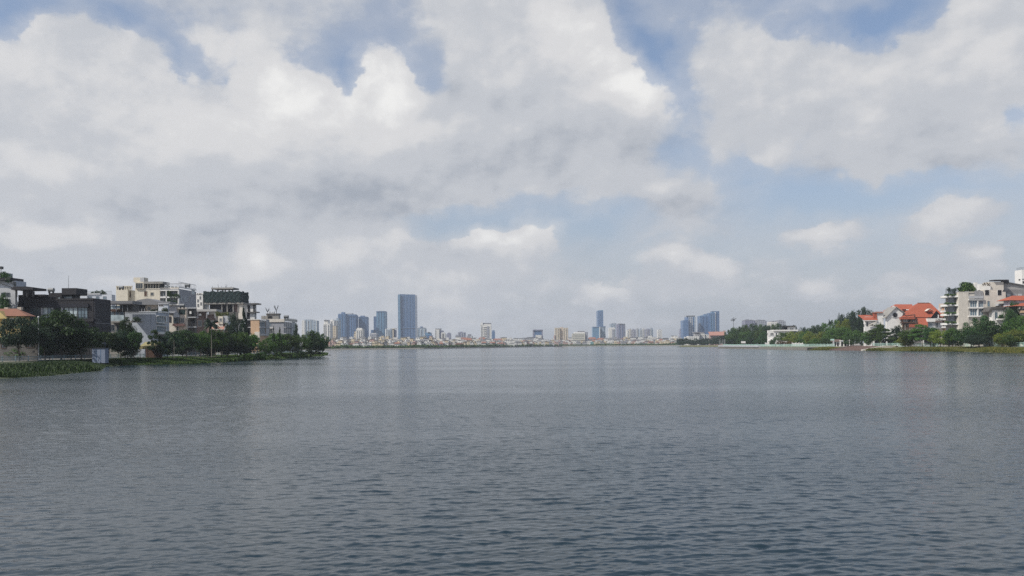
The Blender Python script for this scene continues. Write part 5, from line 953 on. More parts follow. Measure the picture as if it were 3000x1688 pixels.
for x in (1960, 2030, 2100): b.win('s', x, 560, x + 36, 640, 1, 1, 'pale_beige', 'glass_blue') if x == 1960 else None
b = Bld('gable_roof_building', 'building with a wide grey metal gable roof and louvred wall at the right edge', 'building', 9, 232, 2150, 2200, 2760, 400, 'pale_beige')
m_ = MB(); m_.prism_y([b.px(1760, 405, -1.4), b.px(1760, 398, -1.4), b.px(2290, 285, -1.4), b.px(2900, 395, -1.4), b.px(2900, 404, -1.4), b.px(2290, 294, -1.4)], b.Y - 1.4, b.Y + 16); b.part(m_, 'roof', 'grey_metal')
m_ = MB(); m_.prism_y([b.px(1900, 392, -.5), b.px(2700, 392, -.5), b.px(2290, 296, -.5)], b.Y - .5, b.Y); b.part(m_, 'gable_wall', 'rib_pale'); b.sbox('louvre_wall', 'louvre_grey', 2192, 392, 2760, 500, -.7, .0)
for x in (2250, 2340, 2420): b.sbox('air_unit', 'pale_grey', x, 455, x + 50, 495, -1.5, -.75)
b = Bld('white_tower', 'plain white stair tower with a railed top at the right edge', 'tower', 9, 262, 2383, 2470, 2620, 102, 'white', depth=6)
b.win('s', 2500, 130, 2540, 300, 1, 4, 'white', 'glass_blue'); b.lbox('slot', 'dark_void', 2420, 240, 2445, 260, 0, .06); b.sbox('cornice', 'pale_grey', 2470, 230, 2640, 238, -.3, .0); b.sbox('low_opening', 'dark_void', 2478, 270, 2510, 305, -.06, .0); b.rail(2470, 70, 2620, 102, .2, 10); b.rail(2390, 72, 2468, 102, -.2, 6, face='l')
b = Bld('white_roof_house', 'small white house with a dark flat roof below the gable roofed building', 'house', 9, 215, 1985, 2035, 2218, 668, 'white')
m_ = MB(); m_.prism_y([b.px(1980, 715, -.6), b.px(2020, 648, -.6), b.px(2225, 640, -.6), b.px(2235, 672, -.6), b.px(2040, 682, -.6)], b.Y - .6, b.Y + 7); b.part(m_, 'roof', 'dark_concrete'); b.win('s', 2070, 725, 2106, 830, 1, 2, 'pale_grey', 'glass_blue'); b.win('s', 2130, 760, 2200, 820, 2, 1, 'white', 'glass'); b.sbox('balcony', 'white', 2110, 815, 2225, 838, -1.2, .0); b.sbox('roof_edge', 'pale_grey', 2140, 598, 2240, 628, 2, 6)
plants(b, 'balcony_plants', [(2140, 800, -.8), (2160, 790, -.8), (2190, 800, -.8)], .8)
def hip(b, name, m, x0, x1, ye, xa, xb, yr, d0, d1, dr, parent=None):
    """hipped roof: eave corners at bearings x0, x1 (y ye) at depth d0..d1, ridge xa..xb at height yr and depth dr"""
    e0, e1 = b.px(x0, ye, d0), b.px(x1, ye, d0); r0, r1 = b.px(xa, yr, dr), b.px(xb, yr, dr); A, B_, R = b.Y + d0, b.Y + d1, b.Y + dr; t = .18
    V = [(e0[0], A, e0[1]), (e1[0], A, e1[1]), (e1[0], B_, e1[1]), (e0[0], B_, e0[1]), (r0[0], R, r0[1]), (r1[0], R, r1[1])]
    return b.part(MB().add(V, [(0, 1, 5, 4), (1, 2, 5), (2, 3, 4, 5), (3, 0, 4), (0, 3, 2, 1)]), name, m, parent)
def gable(b, nm_w, nm_r, mw, mr, pts, apex, d0, d1, over=.5, t=.28):
    """pentagon or triangle gable wall with two roof slabs; pts = (left eave, left foot, right foot, right eave) bearings"""
    L, LF, RF, R = [b.px(*p, d0) for p in pts]; A = b.px(*apex, d0); b.part(MB().prism_y([LF, RF, R, A, L], b.Y + d0, b.Y + d1), nm_w, mw)
    for P, sg in ((L, -1), (R, 1)):
        dx, dz = P[0] - A[0], P[1] - A[1]; n = math.hypot(dx, dz); ox, oz = dx / n * over, dz / n * over
        q = [(A[0], A[1] + .02), (P[0] + ox, P[1] + oz + .02), (P[0] + ox, P[1] + oz + t), (A[0], A[1] + t * 1.3)]
        if sg > 0: q = q[::-1]
        b.part(MB().prism_y(q, b.Y + d0 - over, b.Y + d1 + over), nm_r, mr)
b = Bld('red_roof_villa', 'large villa with a steep red tiled hipped roof and dark timber dormers', 'villa', 9, 226, 715, 760, 1310, 800, 'pale_beige')
hip(b, 'roof', 'tile_red', 690, 1345, 796, 948, 1130, 590, -1.2, 14, 6)
e = [b.px(938, 640, -.2), b.px(1135, 640, -.2), b.px(1090, 935, -4.5), b.px(968, 940, -4.5)]; A = b.Y
m_ = MB(); V = [(e[0][0], A + 3.5, e[0][1]), (e[1][0], A + 3.5, e[1][1]), (e[2][0], A - 4.5, e[2][1]), (e[3][0], A - 4.5, e[3][1])]; m_.add(V + [(x, y + .3, z - .5) for x, y, z in V], [(0, 3, 2, 1), (4, 5, 6, 7), (0, 1, 5, 4), (1, 2, 6, 5), (2, 3, 7, 6), (3, 0, 4, 7)]); b.part(m_, 'swept_roof', 'tile_red')
b.sbox('ridge_cap', 'tile_orange', 945, 584, 1135, 594, 5.7, 6.3); b.sbox('chimney', 'white', 1258, 664, 1284, 700, 3, 4); b.sbox('chimney', 'white', 1120, 574, 1134, 592, 5.6, 6.4)
gable(b, 'eyebrow_gable', 'eyebrow_roof', 'tile_red', 'pale_beige', ((1075, 706), (1085, 712), (1155, 712), (1165, 700)), (1118, 676), -.6, 3, .2, .16)
b.sbox('dormer_void', 'dark_void', 722, 800, 905, 900, -1.6, -.2); b.sbox('dormer_beam', 'brown', 708, 868, 930, 884, -3.0, -1.0); b.sbox('dormer_roof', 'tile_red', 700, 800, 905, 826, -3.2, -1.0)
for x0, y0, x1, y1 in ((780, 775, 905, 760), (800, 930, 905, 770), (840, 900, 925, 830), (720, 830, 725, 960), (900, 780, 940, 900)):
    p, q = b.px(x0, y0, -2.6), b.px(x1, y1, -2.6); MB().tube([(p[0], b.Y - 2.6, p[1]), (q[0], b.Y - 2.6, q[1])], .28, 5).build('timber_brace', MATS['brown'], b.root)
for x in (725, 752, 780): b.sbox('white_post', 'white', x, 830, x + 9, 880, -2.4, -2.2)
b.sbox('white_bay', 'white', 870, 850, 925, 890, -2.2, -1.2); b.win('s', 880, 856, 900, 886, 1, 1, 'white', 'glass', d=-2.2); b.sbox('porch_roof', 'tile_red', 830, 900, 960, 940, -3.6, -.6); b.sbox('porch_wall', 'cream', 715, 900, 830, 985, -1.4, -.2)
for x in (735, 775, 800): b.sbox('porch_post', 'brown', x, 900, x + 12, 985, -1.9, -1.5)
b.sbox('gable_frame', 'brown', 1160, 735, 1245, 810, -2.0, -.8); gable(b, 'dormer_gable', 'dormer_roof', 'dark_void', 'tile_red', ((1140, 790), (1150, 815), (1250, 815), (1265, 760)), (1210, 705), -2.1, 4, .5)
b.sbox('balcony', 'white', 1085, 815, 1300, 862, -3.2, -1.0); b.sbox('white_post', 'white', 1240, 760, 1252, 815, -3.0, -2.7); b.sbox('balcony_room', 'pale_grey', 1090, 868, 1300, 960, -2.0, -.6); b.win('s', 1100, 880, 1160, 950, 3, 1, 'white', 'glass_blue', d=-2.0); b.win('s', 1200, 880, 1240, 950, 2, 1, 'white', 'glass', d=-2.0); b.sbox('awning', 'brick', 1205, 850, 1300, 872, -3.6, -3.2)
plants(b, 'balcony_plants', [(1210, 840, -3), (1240, 830, -3), (1270, 840, -3), (1290, 850, -3)], .8, 'leaf_brown', n=50)
b = Bld('white_gabled_house', 'white gabled house with a round attic window left of the large red roof', 'house', 9, 215, 470, 486, 705, 800, 'white')
gable(b, 'gable_wall', 'gable_roof', 'white', 'concrete', ((470, 800), (484, 800), (700, 800), (738, 735)), (622, 652), -.25, 9, .9, .3)
c = b.px(612, 766, -.3); ring = [(c[0] + 1.35 * math.cos(k * .524), c[1] + 1.35 * math.sin(k * .524)) for k in range(12)]; b.part(MB().prism_y(ring, b.Y - .34, b.Y - .2), 'round_window', 'dark_void')
ring2 = [(c[0] + 1.7 * math.cos(k * .524), c[1] + 1.7 * math.sin(k * .524)) for k in range(12)]; b.part(MB().prism_y(ring2, b.Y - .29, b.Y - .2), 'window_surround', 'pale_grey')
hip(b, 'rear_roof', 'tile_red', 560, 890, 700, 612, 860, 608, 5, 17, 11); b.sbox('finial', 'white', 584, 630, 606, 662, 6, 7); b.sbox('finial', 'white', 856, 625, 874, 650, 10, 11); b.sbox('rear_wall', 'pale_beige', 700, 690, 800, 800, 6, 16)
b.sbox('rear_dormer', 'dark_void', 720, 680, 780, 710, 5.2, 6); b.sbox('skylight', 'white', 782, 680, 815, 694, 4.2, 5)
b = Bld('white_cottage', 'small white house with an orange red roof at the left end of the villas', 'house', 9, 203, 150, 168, 350, 840, 'white')
m_ = MB(); m_.prism_x([(b.Y - 1.2, b.px(0, 838)[1]), (b.Y - 1.2, b.px(0, 844)[1]), (b.Y + 7, b.px(0, 768)[1]), (b.Y + 7, b.px(0, 760)[1])], b.px(146, 800)[0], b.px(345, 800)[0]); b.part(m_, 'roof', 'tile_red')
b.sbox('upper_wall', 'white', 168, 790, 345, 842, 3.5, 7); b.sbox('side_tower', 'white', 335, 735, 442, 980, 1, 5); hip(b, 'tower_roof', 'tile_orange', 296, 448, 735, 330, 420, 716, .2, 6, 3); b.sbox('tower_roof_lower', 'tile_red', 298, 735, 346, 842, .6, 2.0)
b.sbox('stair_wall', 'white', 300, 890, 430, 912, -1.4, -.6); m_ = MB(); p0, p1 = b.px(225, 905, -1), b.px(345, 855, -1); m_.prism_y([(p0[0], p0[1] - .7), (p1[0], p1[1] - .7), p1, p0], b.Y - 1.2, b.Y - .8); b.part(m_, 'stair_ramp', 'pale_beige'); b.sbox('arch_void', 'dark_void', 232, 890, 290, 918, -.06, .05)
b.win('s', 190, 870, 215, 930, 1, 1, 'white', 'glass'); b.lbox('slot', 'dark_void', 152, 900, 162, 940, 0, .05); b.sbox('eave_trim', 'white', 146, 842, 345, 850, -1.4, -1.1)
b = Bld('brown_terrace_house', 'brownish terrace house squeezed between the red roof and the apartment balconies', 'house', 9, 248, 1288, 1330, 1420, 650, 'peach')
b.sbox('top_room', 'beige', 1310, 596, 1400, 655, .5, 5); b.sbox('opening', 'dark_void', 1290, 628, 1325, 655, -.08, .0)
for y in (700, 815, 930): b.sbox('balcony', 'white', 1302, y, 1425, y + 24, -2.2, .0); b.win('s', 1335, y - 70, 1400, y - 6, 3, 1, 'white', 'glass_blue')
plants(b, 'balcony_plants', [(1340, 800, -1.5), (1380, 690, -1.5), (1400, 800, -1.5), (1360, 590, 1), (1330, 640, 0)], .9, n=50)
b = Bld('red_roof_house', 'beige house with two red tiled roofs among the trees at the right edge', 'house', 9, 222, 2440, 2470, 2700, 640, 'pale_beige')
hip(b, 'roof', 'tile_red', 2370, 2760, 632, 2480, 2700, 588, -2, 8, 3); b.sbox('upper_wall', 'white_shade', 2300, 545, 2700, 640, 4, 9); hip(b, 'upper_roof', 'tile_red', 2265, 2760, 548, 2330, 2700, 482, 3, 12, 7); b.win('s', 2475, 680, 2500, 740, 2, 1, 'brown', 'glass'); b.sbox('balcony', 'peach', 2450, 700, 2700, 730, -1.0, .0)
b = Bld('corrugated_shed', 'low pale corrugated shed behind the railing under the villa', 'shed', 9, 190, 880, 892, 1172, 1062, 'pale_grey')
b.sbox('front', 'rib_pale', 894, 1066, 1168, 1110, -.12, .0); b.sbox('opening', 'dark_void', 1040, 1130, 1100, 1190, -.1, .0); b.sbox('door', 'white', 1000, 1130, 1034, 1200, -.12, .0); b.sbox('roof', 'rib_grey', 874, 1052, 1180, 1066, -1, 6); b.sbox('slats', 'louvre_grey', 905, 1116, 995, 1190, -.1, .0)
b = Bld('yellow_wall_house', 'ochre walled house behind bushes near the right edge', 'house', 9, 200, 2050, 2065, 2330, 1000, 'yellow_wall')
b.sbox('cornice', 'cream', 2045, 992, 2335, 1006, -.3, .2); b.win('s', 2150, 1040, 2200, 1110, 2, 1, 'white', 'glass'); b.sbox('grey_door', 'pale_grey', 2010, 1100, 2050, 1190, -.5, .3); b.win('s', 2240, 1040, 2290, 1110, 2, 1, 'white', 'glass')
b = Bld('garden_house', 'low dim house with beige doors under the big tree near the railing', 'house', 9, 198, 1900, 1915, 2062, 1070, 'concrete')
b.sbox('door', 'pale_beige', 1920, 1110, 1945, 1190, -.12, .0); b.sbox('door', 'pale_beige', 2020, 1110, 2048, 1190, -.12, .0); b.sbox('roof', 'dark_concrete', 1895, 1058, 2068, 1072, -.8, 4)
b = Bld('lake_house', 'long white two storey house with a roof terrace on the wooded right shore', 'house', 7, 200, 1685, 1700, 2110, 516, 'white')
b.sbox('upper_floor', 'white', 2035, 448, 2172, 520, 1, 7); b.sbox('upper_roof', 'charcoal', 1960, 436, 2180, 448, -.5, 8); b.sbox('open_terrace', 'dark_void', 1965, 462, 2030, 512, 2, 6); b.sbox('roof_slab', 'white', 1790, 506, 2220, 526, -.8, 8)
for x in (2080, 2108): b.win('s', x, 482, x + 18, 502, 1, 1, 'white', 'glass', d=1)
for x in (1740, 1770, 1830): b.win('s', x, 560, x + 20, 600, 1, 1, 'white', 'glass')
b.lbox('slot', 'dark_void', 1690, 560, 1696, 600, 0, .06); b.sbox('string_course', 'pale_grey', 1702, 606, 1900, 611, -.15, .0)
m_ = MB(); p, q = b.px(1700, 700, -.4), b.px(1780, 640, -.4); m_.prism_y([(p[0], p[1]), (q[0], p[1]), q, (p[0], p[1] + .5)], b.Y - 1.4, b.Y); b.part(m_, 'stair_flank', 'white')
for i, (x0, yt, x1, m, lb) in enumerate(((1310, 335, 1480, 'apt_violet', 'hazy flat topped block rising above the wooded right shore'), (1510, 338, 1680, 'apt_grey', 'hazy block with a rounded roof above the wooded right shore'), (1750, 360, 1860, 'apt_white', 'small pale hazy block above the wooded right shore'), (1870, 345, 2000, 'apt_grey', 'hazy block with two roof huts right of the small pale block'))):
    t = Tower('apartment_building', lb, 7, 1500); t.blk('body', m, x0, yt + 12, x1, None, 0, 24); t.blk('roof_step', 'roof_grey', x0 + 10, yt, x1 - 30, yt + 14, 2, 20); t.pent('apt_grey', x0 + 20, yt - 8, x0 + 60, yt + 1)
t = Tower('waterside_house', 'cluster like white house with grey roofs at the tip of the right headland', 7, 1150); t.blk('body', 'house_white', 330, 615, 500, None, 0, 12); t.blk('left_wing', 'house_white', 280, 628, 332, None, 2, 10); t.blk('upper_floor', 'house_grey', 440, 560, 530, 620, 3, 9); t.blk('roof', 'roof_grey', 430, 545, 535, 562, 2, 11)
t = Tower('waterside_house', 'white house with dark windows right of the headland tip house', 7, 1160); t.blk('body', 'house_white', 535, 570, 612, None, 0, 12); t.blk('roof', 'roof_grey', 540, 545, 600, 572, 1, 10); t.blk('right_wing', 'house_white', 612, 585, 680, None, 2, 10)
t = Tower('long_roof_house', 'long house with a faded pink tiled roof behind the headland trees', 7, 1180); t.blk('body', 'house_pink', 705, 590, 950, None, 0, 14); a_, c_ = W(7, 695, 600, 1179), W(7, 965, 600, 1179); zz = W(7, 800, 538, 1186).z
MB().prism_x([(1178, a_.z), (1178, a_.z - .6), (1187, zz - .6), (1187, zz)], a_.x, c_.x).build('roof', MATS['pink_roof'], t.root); t.blk('chimney', 'house_pink', 940, 520, 975, 560, 5, 6); t.blk('ridge', 'roof_grey', 800, 535, 930, 545, 7, 3)
# waterfront pieces
def quay():
    r = empty('quay_wall', (166, 640, 0), 'grey stone quay wall with a pale coping along the right shore', 'quay'); pts = [(160.5, 520), (165.5, 640), (170, 640.1)]; n = len(pts)
    mb = MB(); V = []; 
    mb.add([(155.6, 424, -.6), (164.4, 640.6, -.6), (171, 640.9, -.6), (171, 630, -.6), (172.5, 432, -.6), (155.9, 424, 1.4), (164.6, 640.4, 1.4), (171, 640.6, 1.4), (171, 630, 1.4), (172.5, 432, 1.4)], [(0, 1, 2, 3, 4), (9, 8, 7, 6, 5), (0, 5, 6, 1), (1, 6, 7, 2), (2, 7, 8, 3), (3, 8, 9, 4), (4, 9, 5, 0)]); mb.build('wall', MATS['quay_stone'], r)
    mb = MB(); mb.add([(159.4, 520.8, 1.4), (164.3, 640.8, 1.4), (166.0, 640.8, 1.4), (161.1, 520.8, 1.4), (159.4, 520.8, 2.5), (164.3, 640.8, 2.5), (166.0, 640.8, 2.5), (161.1, 520.8, 2.5)], [(0, 1, 2, 3), (7, 6, 5, 4), (0, 4, 5, 1), (1, 5, 6, 2), (2, 6, 7, 3), (3, 7, 4, 0)]); mb.build('coping', MATS['pale_grey'], r)
quay()
railing('railing', 'mint green railing along the promenade of the right shore', [(196.5, 304), (192.3, 348), (185.3, 379), (180.5, 403)], 1.6, ZR, 'mint', 1.2, bal=.035)
railing('railing', 'far stretch of mint green railing left of the brick landing steps', [(173.4, 432), (169.6, 462), (164.6, 521), (166.2, 634)], 1.4, ZR, 'mint', 1.2, bal=.035)
# brick landing steps
r = empty('landing_steps', tuple(W(8, 900, 1210, 428)), 'reddish brick landing steps going down to the water between the railings', 'steps')
DX, DY, NX, NY = .207, -.978, .978, .207
def stp(a, o): return (159.5 + DX * a + NX * o, 403 + DY * a + NY * o)
for i in range(8):
    f = i / 7; z = .45 + f * 1.6; V = [stp(1.2, f * 11), stp(25.5, f * 11), stp(25.5, f * 11 + 2.2 + (6 if i == 7 else 0)), stp(1.2, f * 11 + 2.2 + (6 if i == 7 else 0))]
    MB().add([(x, y, -.4) for x, y in V] + [(x, y, z) for x, y in V], [(0, 3, 2, 1), (4, 5, 6, 7), (0, 1, 5, 4), (1, 2, 6, 5), (2, 3, 7, 6), (3, 0, 4, 7)]).build('step', MATS['brick'], r)
for a0, mm in ((0.2, 'brick'), (25.5, 'pale_beige')):
    P = [(stp(a, o), z) for a in (a0, a0 + 1.0) for o, z in ((-.6, .5), (11.5, 2.3), (17, 2.3))]
    MB().add([(x, y, -.4) for (x, y), z in P] + [(x, y, z) for (x, y), z in P], [(6, 7, 10, 9), (7, 8, 11, 10), (0, 1, 7, 6), (1, 2, 8, 7), (3, 9, 10, 4), (4, 10, 11, 5), (0, 6, 9, 3), (2, 5, 11, 8)]).build('flank_wall', MATS[mm], r)
def pavilion(z, x0, x1, yt, yb, Y, label, n, roof_m):
    a, c = W(z, x0, yt, Y), W(z, x1, yt, Y); r = empty('gate_pavilion', ((a.x + c.x) / 2, Y, ZR), label, 'gate')
    for i in range(n): x = a.x + (c.x - a.x) * i / (n - 1); MB().box(x - .28, x + .28, Y - .28, Y + .28, ZR, a.z).box(x - .4, x + .4, Y - .4, Y + .4, a.z, a.z + .2).build('column', MATS['white'], r)
    MB().box(a.x + .3, c.x - .3, Y + .5, Y + .7, ZR, a.z - .5).build('gate_leaf', MATS['dark_void'], r)
    if roof_m: MB().prism_x([(Y - 1.2, a.z + .2), (Y + 2, a.z + .2), (Y + .4, a.z + 1.5)], a.x - .8, c.x + .8).build('roof', MATS[roof_m], r)
    else: MB().box(a.x - .3, c.x + .3, Y - .2, Y + .6, a.z + .2, a.z + .45).build('lintel', MATS['white'], r)
    return r
pavilion(8, 590, 720, 1030, 1130, 470, 'small red roofed gate with white columns above the landing steps', 3, 'brick'); pavilion(8, 740, 950, 1010, 1130, 466, 'row of white gate columns above the brick landing steps', 4, None); pavilion(8, 1450, 1860, 990, 1085, 437, 'dark gate between tall white columns behind the mint railing', 4, None)
p, q = W(8, 530, 965, 462), W(8, 610, 1050, 462); r = empty('notice_board', (p.x, 462, ZR), 'pale teal notice board beside the red roofed gate', 'sign'); MB().box(p.x, q.x, 462, 462.2, p.z - .9, p.z).build('board', MATS['mint'], r); MB().box(p.x + 1.4, p.x + 2.2, 462.05, 462.15, ZR, p.z - .9).build('post', MATS['pale_grey'], r)
p, q = W(7, 1238, 703, 640), W(7, 1312, 735, 640); r = empty('sign_board', (p.x, 640, ZR), 'white sign board on two posts in front of the wooded right shore', 'sign'); MB().box(p.x, q.x, 640, 640.25, q.z, p.z).build('board', MATS['white'], r)
for x in (p.x + .6, q.x - .6): MB().box(x - .1, x + .1, 640.05, 640.2, ZR, q.z).build('post', MATS['grey_metal'], r)
garden_wall('white_wall', 'white garden wall beside the quay under the lake house', 7, 1650, 1850, 732, 775, 590, 'white', pil=(1655, 1845), ph=6, pm='white')
garden_wall('white_wall', 'white wall with dark gaps right of the orange bushes by the quay', 7, 2110, 2300, 735, 775, 540, 'white', pil=(2115, 2180, 2230, 2295), ph=8, pm='white')
garden_wall('white_wall', 'pale yellow garden wall behind the railing right of the corrugated shed', 9, 1230, 1480, 1158, 1196, 372, 'cream', pil=(1235, 1320, 1400, 1475), ph=8, pm='cream')
for i, x in enumerate((868, 890, 918, 945, 958)):
    p = W(7, x, 672, 645); r = empty('flag_pole', (p.x, 645, ZR), ('leftmost pole of the row of thin poles at the quay corner', 'second pole from the left at the quay corner', 'middle pole of the row at the quay corner', 'fourth pole from the left at the quay corner', 'rightmost pole of the row at the quay corner')[i], 'pole', 'thin poles at the quay corner'); MB().tube([(p.x, 645, ZR), (p.x, 645, p.z)], [.13, .08], 6).build('pole', MATS['pale_grey'], r); MB().tube([(p.x, 645, ZR), (p.x, 645, ZR + .4)], [.3, .22], 8).build('base', MATS['concrete'], r)
p = W(7, 1105, 288, 900); r = empty('light_mast', (p.x, 900, ZR), 'tall thin mast with a spiky top above the wooded right shore', 'mast'); MB().tube([(p.x, 900, ZR), (p.x, 900, p.z)], [.4, .25], 6).build('pole', MATS['grey_metal'], r)
z0 = W(7, 1105, 325, 900).z
mb = MB()
for k in range(10): a = k * .628; mb.tube([(p.x, 900, z0 - (k % 3) * .8), (p.x + 3.2 * math.cos(a), 900 + 3.2 * math.sin(a), z0 + .8 - (k % 3) * 1.2)], [.35, .22], 5)
mb.build('lamp_ring', MATS['iron'], r)
# ---- trees of the right shore
G2 = 'trees along the right shore'
def R(*a, **k): k.setdefault('group', G2); return tree(*a, **k)
hx = [(1045, 480, 150, 'leaf_dark', 'first rounded tree at the left end of the wooded hill, below the mast'), (1130, 445, 170, 'leaf_mid', 'rounded green tree just right of the mast'), (1230, 425, 180, 'leaf_dark', 'dark rounded tree below the hazy flat topped block'), (1330, 402, 190, 'leaf_mid', 'bright rounded tree below the hazy flat topped block'), (1440, 398, 200, 'leaf_dark', 'tall dark tree below the rounded hazy block'), (1550, 392, 200, 'leaf_mid', 'tall green tree below the rounded hazy block'), (1660, 398, 190, 'leaf_dark', 'tall dark tree left of the small pale hazy block'), (1770, 395, 190, 'leaf_mid', 'tall green tree behind the lake house, left side'), (1880, 392, 200, 'leaf_dark', 'tall dark tree behind the lake house roof terrace'), (1960, 405, 180, 'leaf_blue', 'dark tree behind the upper floor of the lake house')]
for i, (x, y, w, hu, lb) in enumerate(hx): R('dense', 7, x, y, w, 800 + (i % 3) * 14, lb, hu)
for i, (x, y, w, Y, hu, lb) in enumerate(((1080, 560, 190, 720, 'leaf_mid', 'lower tree at the left foot of the wooded hill'), (1190, 530, 190, 715, 'leaf_dark', 'dark tree behind the white sign board'), (1300, 520, 200, 710, 'leaf_mid', 'leafy tree above the white sign board'), (1420, 530, 200, 705, 'leaf_dark', 'dark spreading tree right of the sign board'), (1530, 520, 200, 700, 'leaf_mid', 'leafy tree in the middle of the wooded hill foot'), (1630, 530, 160, 690, 'leaf_dark', 'dark tree touching the lake house on its left'),
        (1250, 640, 220, 660, 'leaf_dark', 'low tree under the sign board trees'), (1400, 640, 220, 665, 'leaf_blue', 'dark low tree with pale stems by the quay'), (1560, 640, 200, 655, 'leaf_dark', 'low dark tree left of the white garden wall'), (1080, 660, 180, 670, 'leaf_blue', 'low dark tree right of the thin poles'))):
    R('dense' if i > 5 or i % 2 else 'broad', 7, x, y, w, Y, lb, hu)
for i, (x, y, w, Y, lb) in enumerate(((190, 650, 130, 1128, 'first dark tree at the tip of the right headland'), (270, 640, 130, 1130, 'dark tree left of the headland tip house'), (370, 665, 130, 1128, 'dark tree before the headland tip house'), (460, 655, 140, 1126, 'dark tree under the grey roof of the headland house'), (560, 650, 140, 1124, 'dark tree before the white house with dark windows'), (660, 640, 150, 1128, 'dark tree right of the white house with dark windows'), (760, 625, 160, 1100, 'dark tree under the pink roof of the long house'), (860, 615, 160, 1060, 'dark tree at the right end of the pink roof'), (960, 590, 170, 1000, 'dark tree between the pink roof and the wooded hill'), (240, 700, 180, 1115, 'lowest dark tree by the water at the headland tip'), (430, 700, 220, 1112, 'low dark tree by the water under the headland houses'), (620, 700, 220, 1112, 'low dark tree by the water in the middle of the headland'), (800, 690, 200, 1085, 'low dark tree by the water left of the thin poles'), (950, 680, 160, 960, 'low dark tree behind the thin poles'))):
    R('dense', 7, x, y, w, Y, lb, 'leaf_blue', group='dark trees on the headland')
for x, y, w, Y, k, hu, lb in ((1790, 640, 130, 585, 'shrub', 'leaf_dark', 'dark bush before the white wall of the lake house'), (1950, 540, 220, 600, 'broad', 'leaf_mid', 'leafy tree before the lake house'), (2080, 525, 220, 595, 'dense', 'leaf_yellow', 'yellow green tree before the lake house, left one'), (2220, 525, 230, 580, 'dense', 'leaf_yellow', 'broad yellow green tree right of the lake house'), (2340, 530, 220, 570, 'dense', 'leaf_mid', 'green tree right of the yellow green trees'), (1940, 690, 170, 560, 'shrub', 'leaf_brown', 'orange brown bush by the quay railing'), (2060, 700, 130, 552, 'shrub', 'leaf_brown', 'smaller orange brown bush by the quay railing'), (2400, 480, 200, 620, 'dense', 'leaf_dark', 'dark tree rising behind the yellow green trees'), (2330, 450, 200, 680, 'dense', 'leaf_blue', 'dark bluish tree behind the lake house upper floor'), (2160, 425, 120, 720, 'dense', 'leaf_blue', 'dark tree top just right of the lake house roof'), (2250, 640, 200, 545, 'dense', 'leaf_mid', 'low tree above the white wall with dark gaps'), (2420, 640, 200, 530, 'dense', 'leaf_mid', 'low green tree at the left of the landing steps')):
    R(k, 7, x, y, w, Y, lb, hu, cat='shrub' if k == 'shrub' else 'tree')
for x, y, w, Y, k, hu, lb in ((980, 345, 330, 560, 'dense', 'leaf_blue', 'big dark tree behind the villas, left half'), (1170, 285, 340, 560, 'dense', 'leaf_blue', 'tallest dark tree left of the white cottage'), (1340, 300, 260, 575, 'dense', 'leaf_blue', 'dark tree behind the red roof of the white cottage'), (800, 390, 240, 590, 'dense', 'leaf_blue', 'dark feathery tree at the left of the big dark trees'), (510, 490, 150, 620, 'palm', 'leaf_blue', 'palm standing out against the sky left of the dark trees'), (640, 530, 240, 560, 'dense', 'leaf_mid', 'green tree right of the lone palm'), (420, 620, 300, 600, 'dense', 'leaf_mid', 'spreading tree under the lone palm'), (200, 640, 300, 600, 'dense', 'leaf_dark', 'dark tree left of the lone palm'), (820, 520, 240, 530, 'broad', 'leaf_yellow', 'light green tree in front of the big dark trees'), (760, 690, 380, 500, 'broad', 'leaf_mid', 'broad tree above the row of white gate columns'), (560, 740, 340, 505, 'dense', 'leaf_mid', 'rounded tree above the pale teal notice board'), (300, 800, 330, 515, 'dense', 'leaf_yellow', 'yellow green tree left of the notice board'), (90, 800, 260, 525, 'dense', 'leaf_yellow', 'yellow green tree at the left end of the far railing'), (1010, 790, 380, 470, 'broad', 'leaf_mid', 'wide tree right of the white gate columns'), (960, 900, 330, 462, 'dense', 'leaf_dark', 'darker tree under the wide tree by the steps'), (430, 930, 260, 490, 'dense', 'leaf_dark', 'low dark tree behind the notice board'), (180, 950, 260, 500, 'dense', 'leaf_mid', 'low tree behind the far railing'),
        (1190, 560, 170, 520, 'conifer', 'leaf_blue', 'dark pointed tree at the corner of the white cottage'), (1580, 650, 460, 420, 'tiered', 'leaf_mid', 'layered tree in front of the white cottage'), (1640, 760, 480, 428, 'tiered', 'leaf_dark', 'layered spreading tree above the dark gate'), (1420, 770, 320, 440, 'broad', 'leaf_dark', 'tree left of the layered trees'), (1300, 800, 220, 442, 'dense', 'leaf_mid', 'bushy tree hiding the foot of the white cottage'), (1930, 645, 230, 425, 'dense', 'leaf_blue', 'dark round tree under the round attic window'), (1570, 590, 110, 410, 'dense', 'leaf_mid', 'small tree top at the foot of the white gable'), (2100, 890, 300, 410, 'dense', 'leaf_yellow', 'olive bush tree left of the corrugated shed'), (1960, 900, 260, 425, 'shrub', 'leaf_mid', 'bushy shrub right of the dark gate')):
    R(k, 8, x, y, w, Y, lb, hu, cat='shrub' if k == 'shrub' else 'tree')
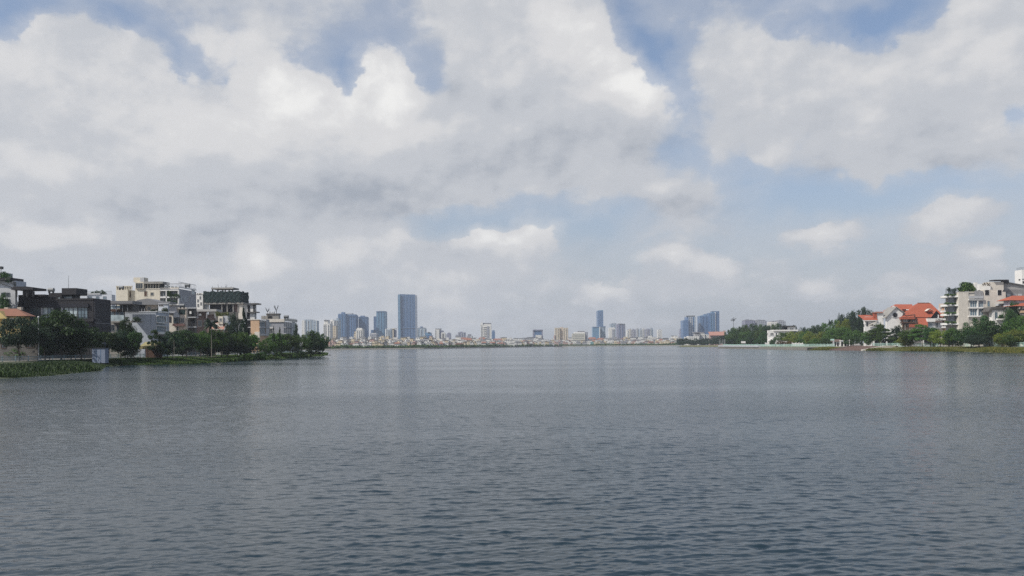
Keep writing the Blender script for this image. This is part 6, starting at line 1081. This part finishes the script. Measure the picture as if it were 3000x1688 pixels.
for x, y, w, Y, k, hu, lb in ((1010, 905, 330, 366, 'tiered', 'leaf_mid', 'layered tree in front of the swept red roof'), (830, 960, 260, 372, 'broad', 'leaf_mid', 'leafy tree left of the layered tree by the villa'), (1130, 930, 220, 360, 'broad', 'leaf_dark', 'tree under the white villa balcony'), (760, 1080, 260, 376, 'dense', 'leaf_yellow', 'olive green bush tree beside the corrugated shed'), (1270, 970, 240, 352, 'dense', 'leaf_yellow', 'bright yellow green tree in front of the apartment balconies'), (1450, 960, 260, 346, 'broad', 'leaf_mid', 'tree at the corner of the apartment building'), (1200, 1080, 160, 366, 'shrub', 'leaf_mid', 'shrub right of the corrugated shed'), (1400, 1080, 220, 350, 'dense', 'leaf_mid', 'low tree above the pale yellow garden wall'), (1560, 1040, 200, 345, 'dense', 'leaf_mid', 'low leafy tree before the apartment wall'),
        (1840, 770, 360, 330, 'dense', 'leaf_dark', 'large dark green tree in front of the apartment windows'), (1990, 830, 330, 326, 'broad', 'leaf_dark', 'wide dark tree under the small white house'), (1720, 930, 340, 328, 'dense', 'leaf_dark', 'dark lower tree beside the large dark green one'), (1830, 1040, 300, 322, 'dense', 'leaf_blue', 'darkest low tree touching the mint railing'), (2330, 540, 240, 352, 'dense', 'leaf_dark', 'dark tree before the louvred wall at the right edge'), (2420, 770, 360, 322, 'dense', 'leaf_mid', 'large leafy tree under the red roofed house at the right edge'), (2270, 860, 260, 328, 'broad', 'leaf_dark', 'dark tree right of the small white house'), (2180, 1010, 220, 318, 'dense', 'leaf_yellow', 'olive bush before the ochre walled house'), (2400, 960, 300, 314, 'dense', 'leaf_yellow', 'tall olive bush at the right edge behind the railing'), (2300, 1040, 220, 312, 'dense', 'leaf_mid', 'rounded green bush right of the ochre wall'), (2490, 1010, 200, 312, 'dense', 'leaf_mid', 'green bush cut by the right edge'), (2330, 640, 160, 340, 'dense', 'leaf_dark', 'dark tree between the small white house and the red roofs'), (2600, 700, 260, 330, 'dense', 'leaf_mid', 'tree just beyond the right edge')):
    R(k, 9, x, y, w, Y, lb, hu, cat='shrub' if k == 'shrub' else 'tree')
lamp(8, 930, 1000, 458, 'short white lamp post above the brick landing steps', m='white', r_=.12)
# ------------------------------------------------------------------ the air
MB().box(-3900, 3900, -60, 4300, -9, 190).build('haze', None); hz = bpy.data.objects['haze']; hz.data.materials.clear()
hm = bpy.data.materials.new('haze_air'); hm.use_nodes = True; t = NT(hm.node_tree); t.n.remove(t.n['Principled BSDF']); pv = t.new('ShaderNodeVolumePrincipled'); t.l.new(pv.outputs[0], t.n['Material Output'].inputs['Volume'])
pv.inputs['Color'].default_value = (0.80, 0.88, 1.0, 1); pv.inputs['Density'].default_value = 0.00013; pv.inputs['Anisotropy'].default_value = 0.2
hz.data.materials.append(hm); tag(hz, 'pale thin haze in the air over the lake', 'haze', kind='stuff')
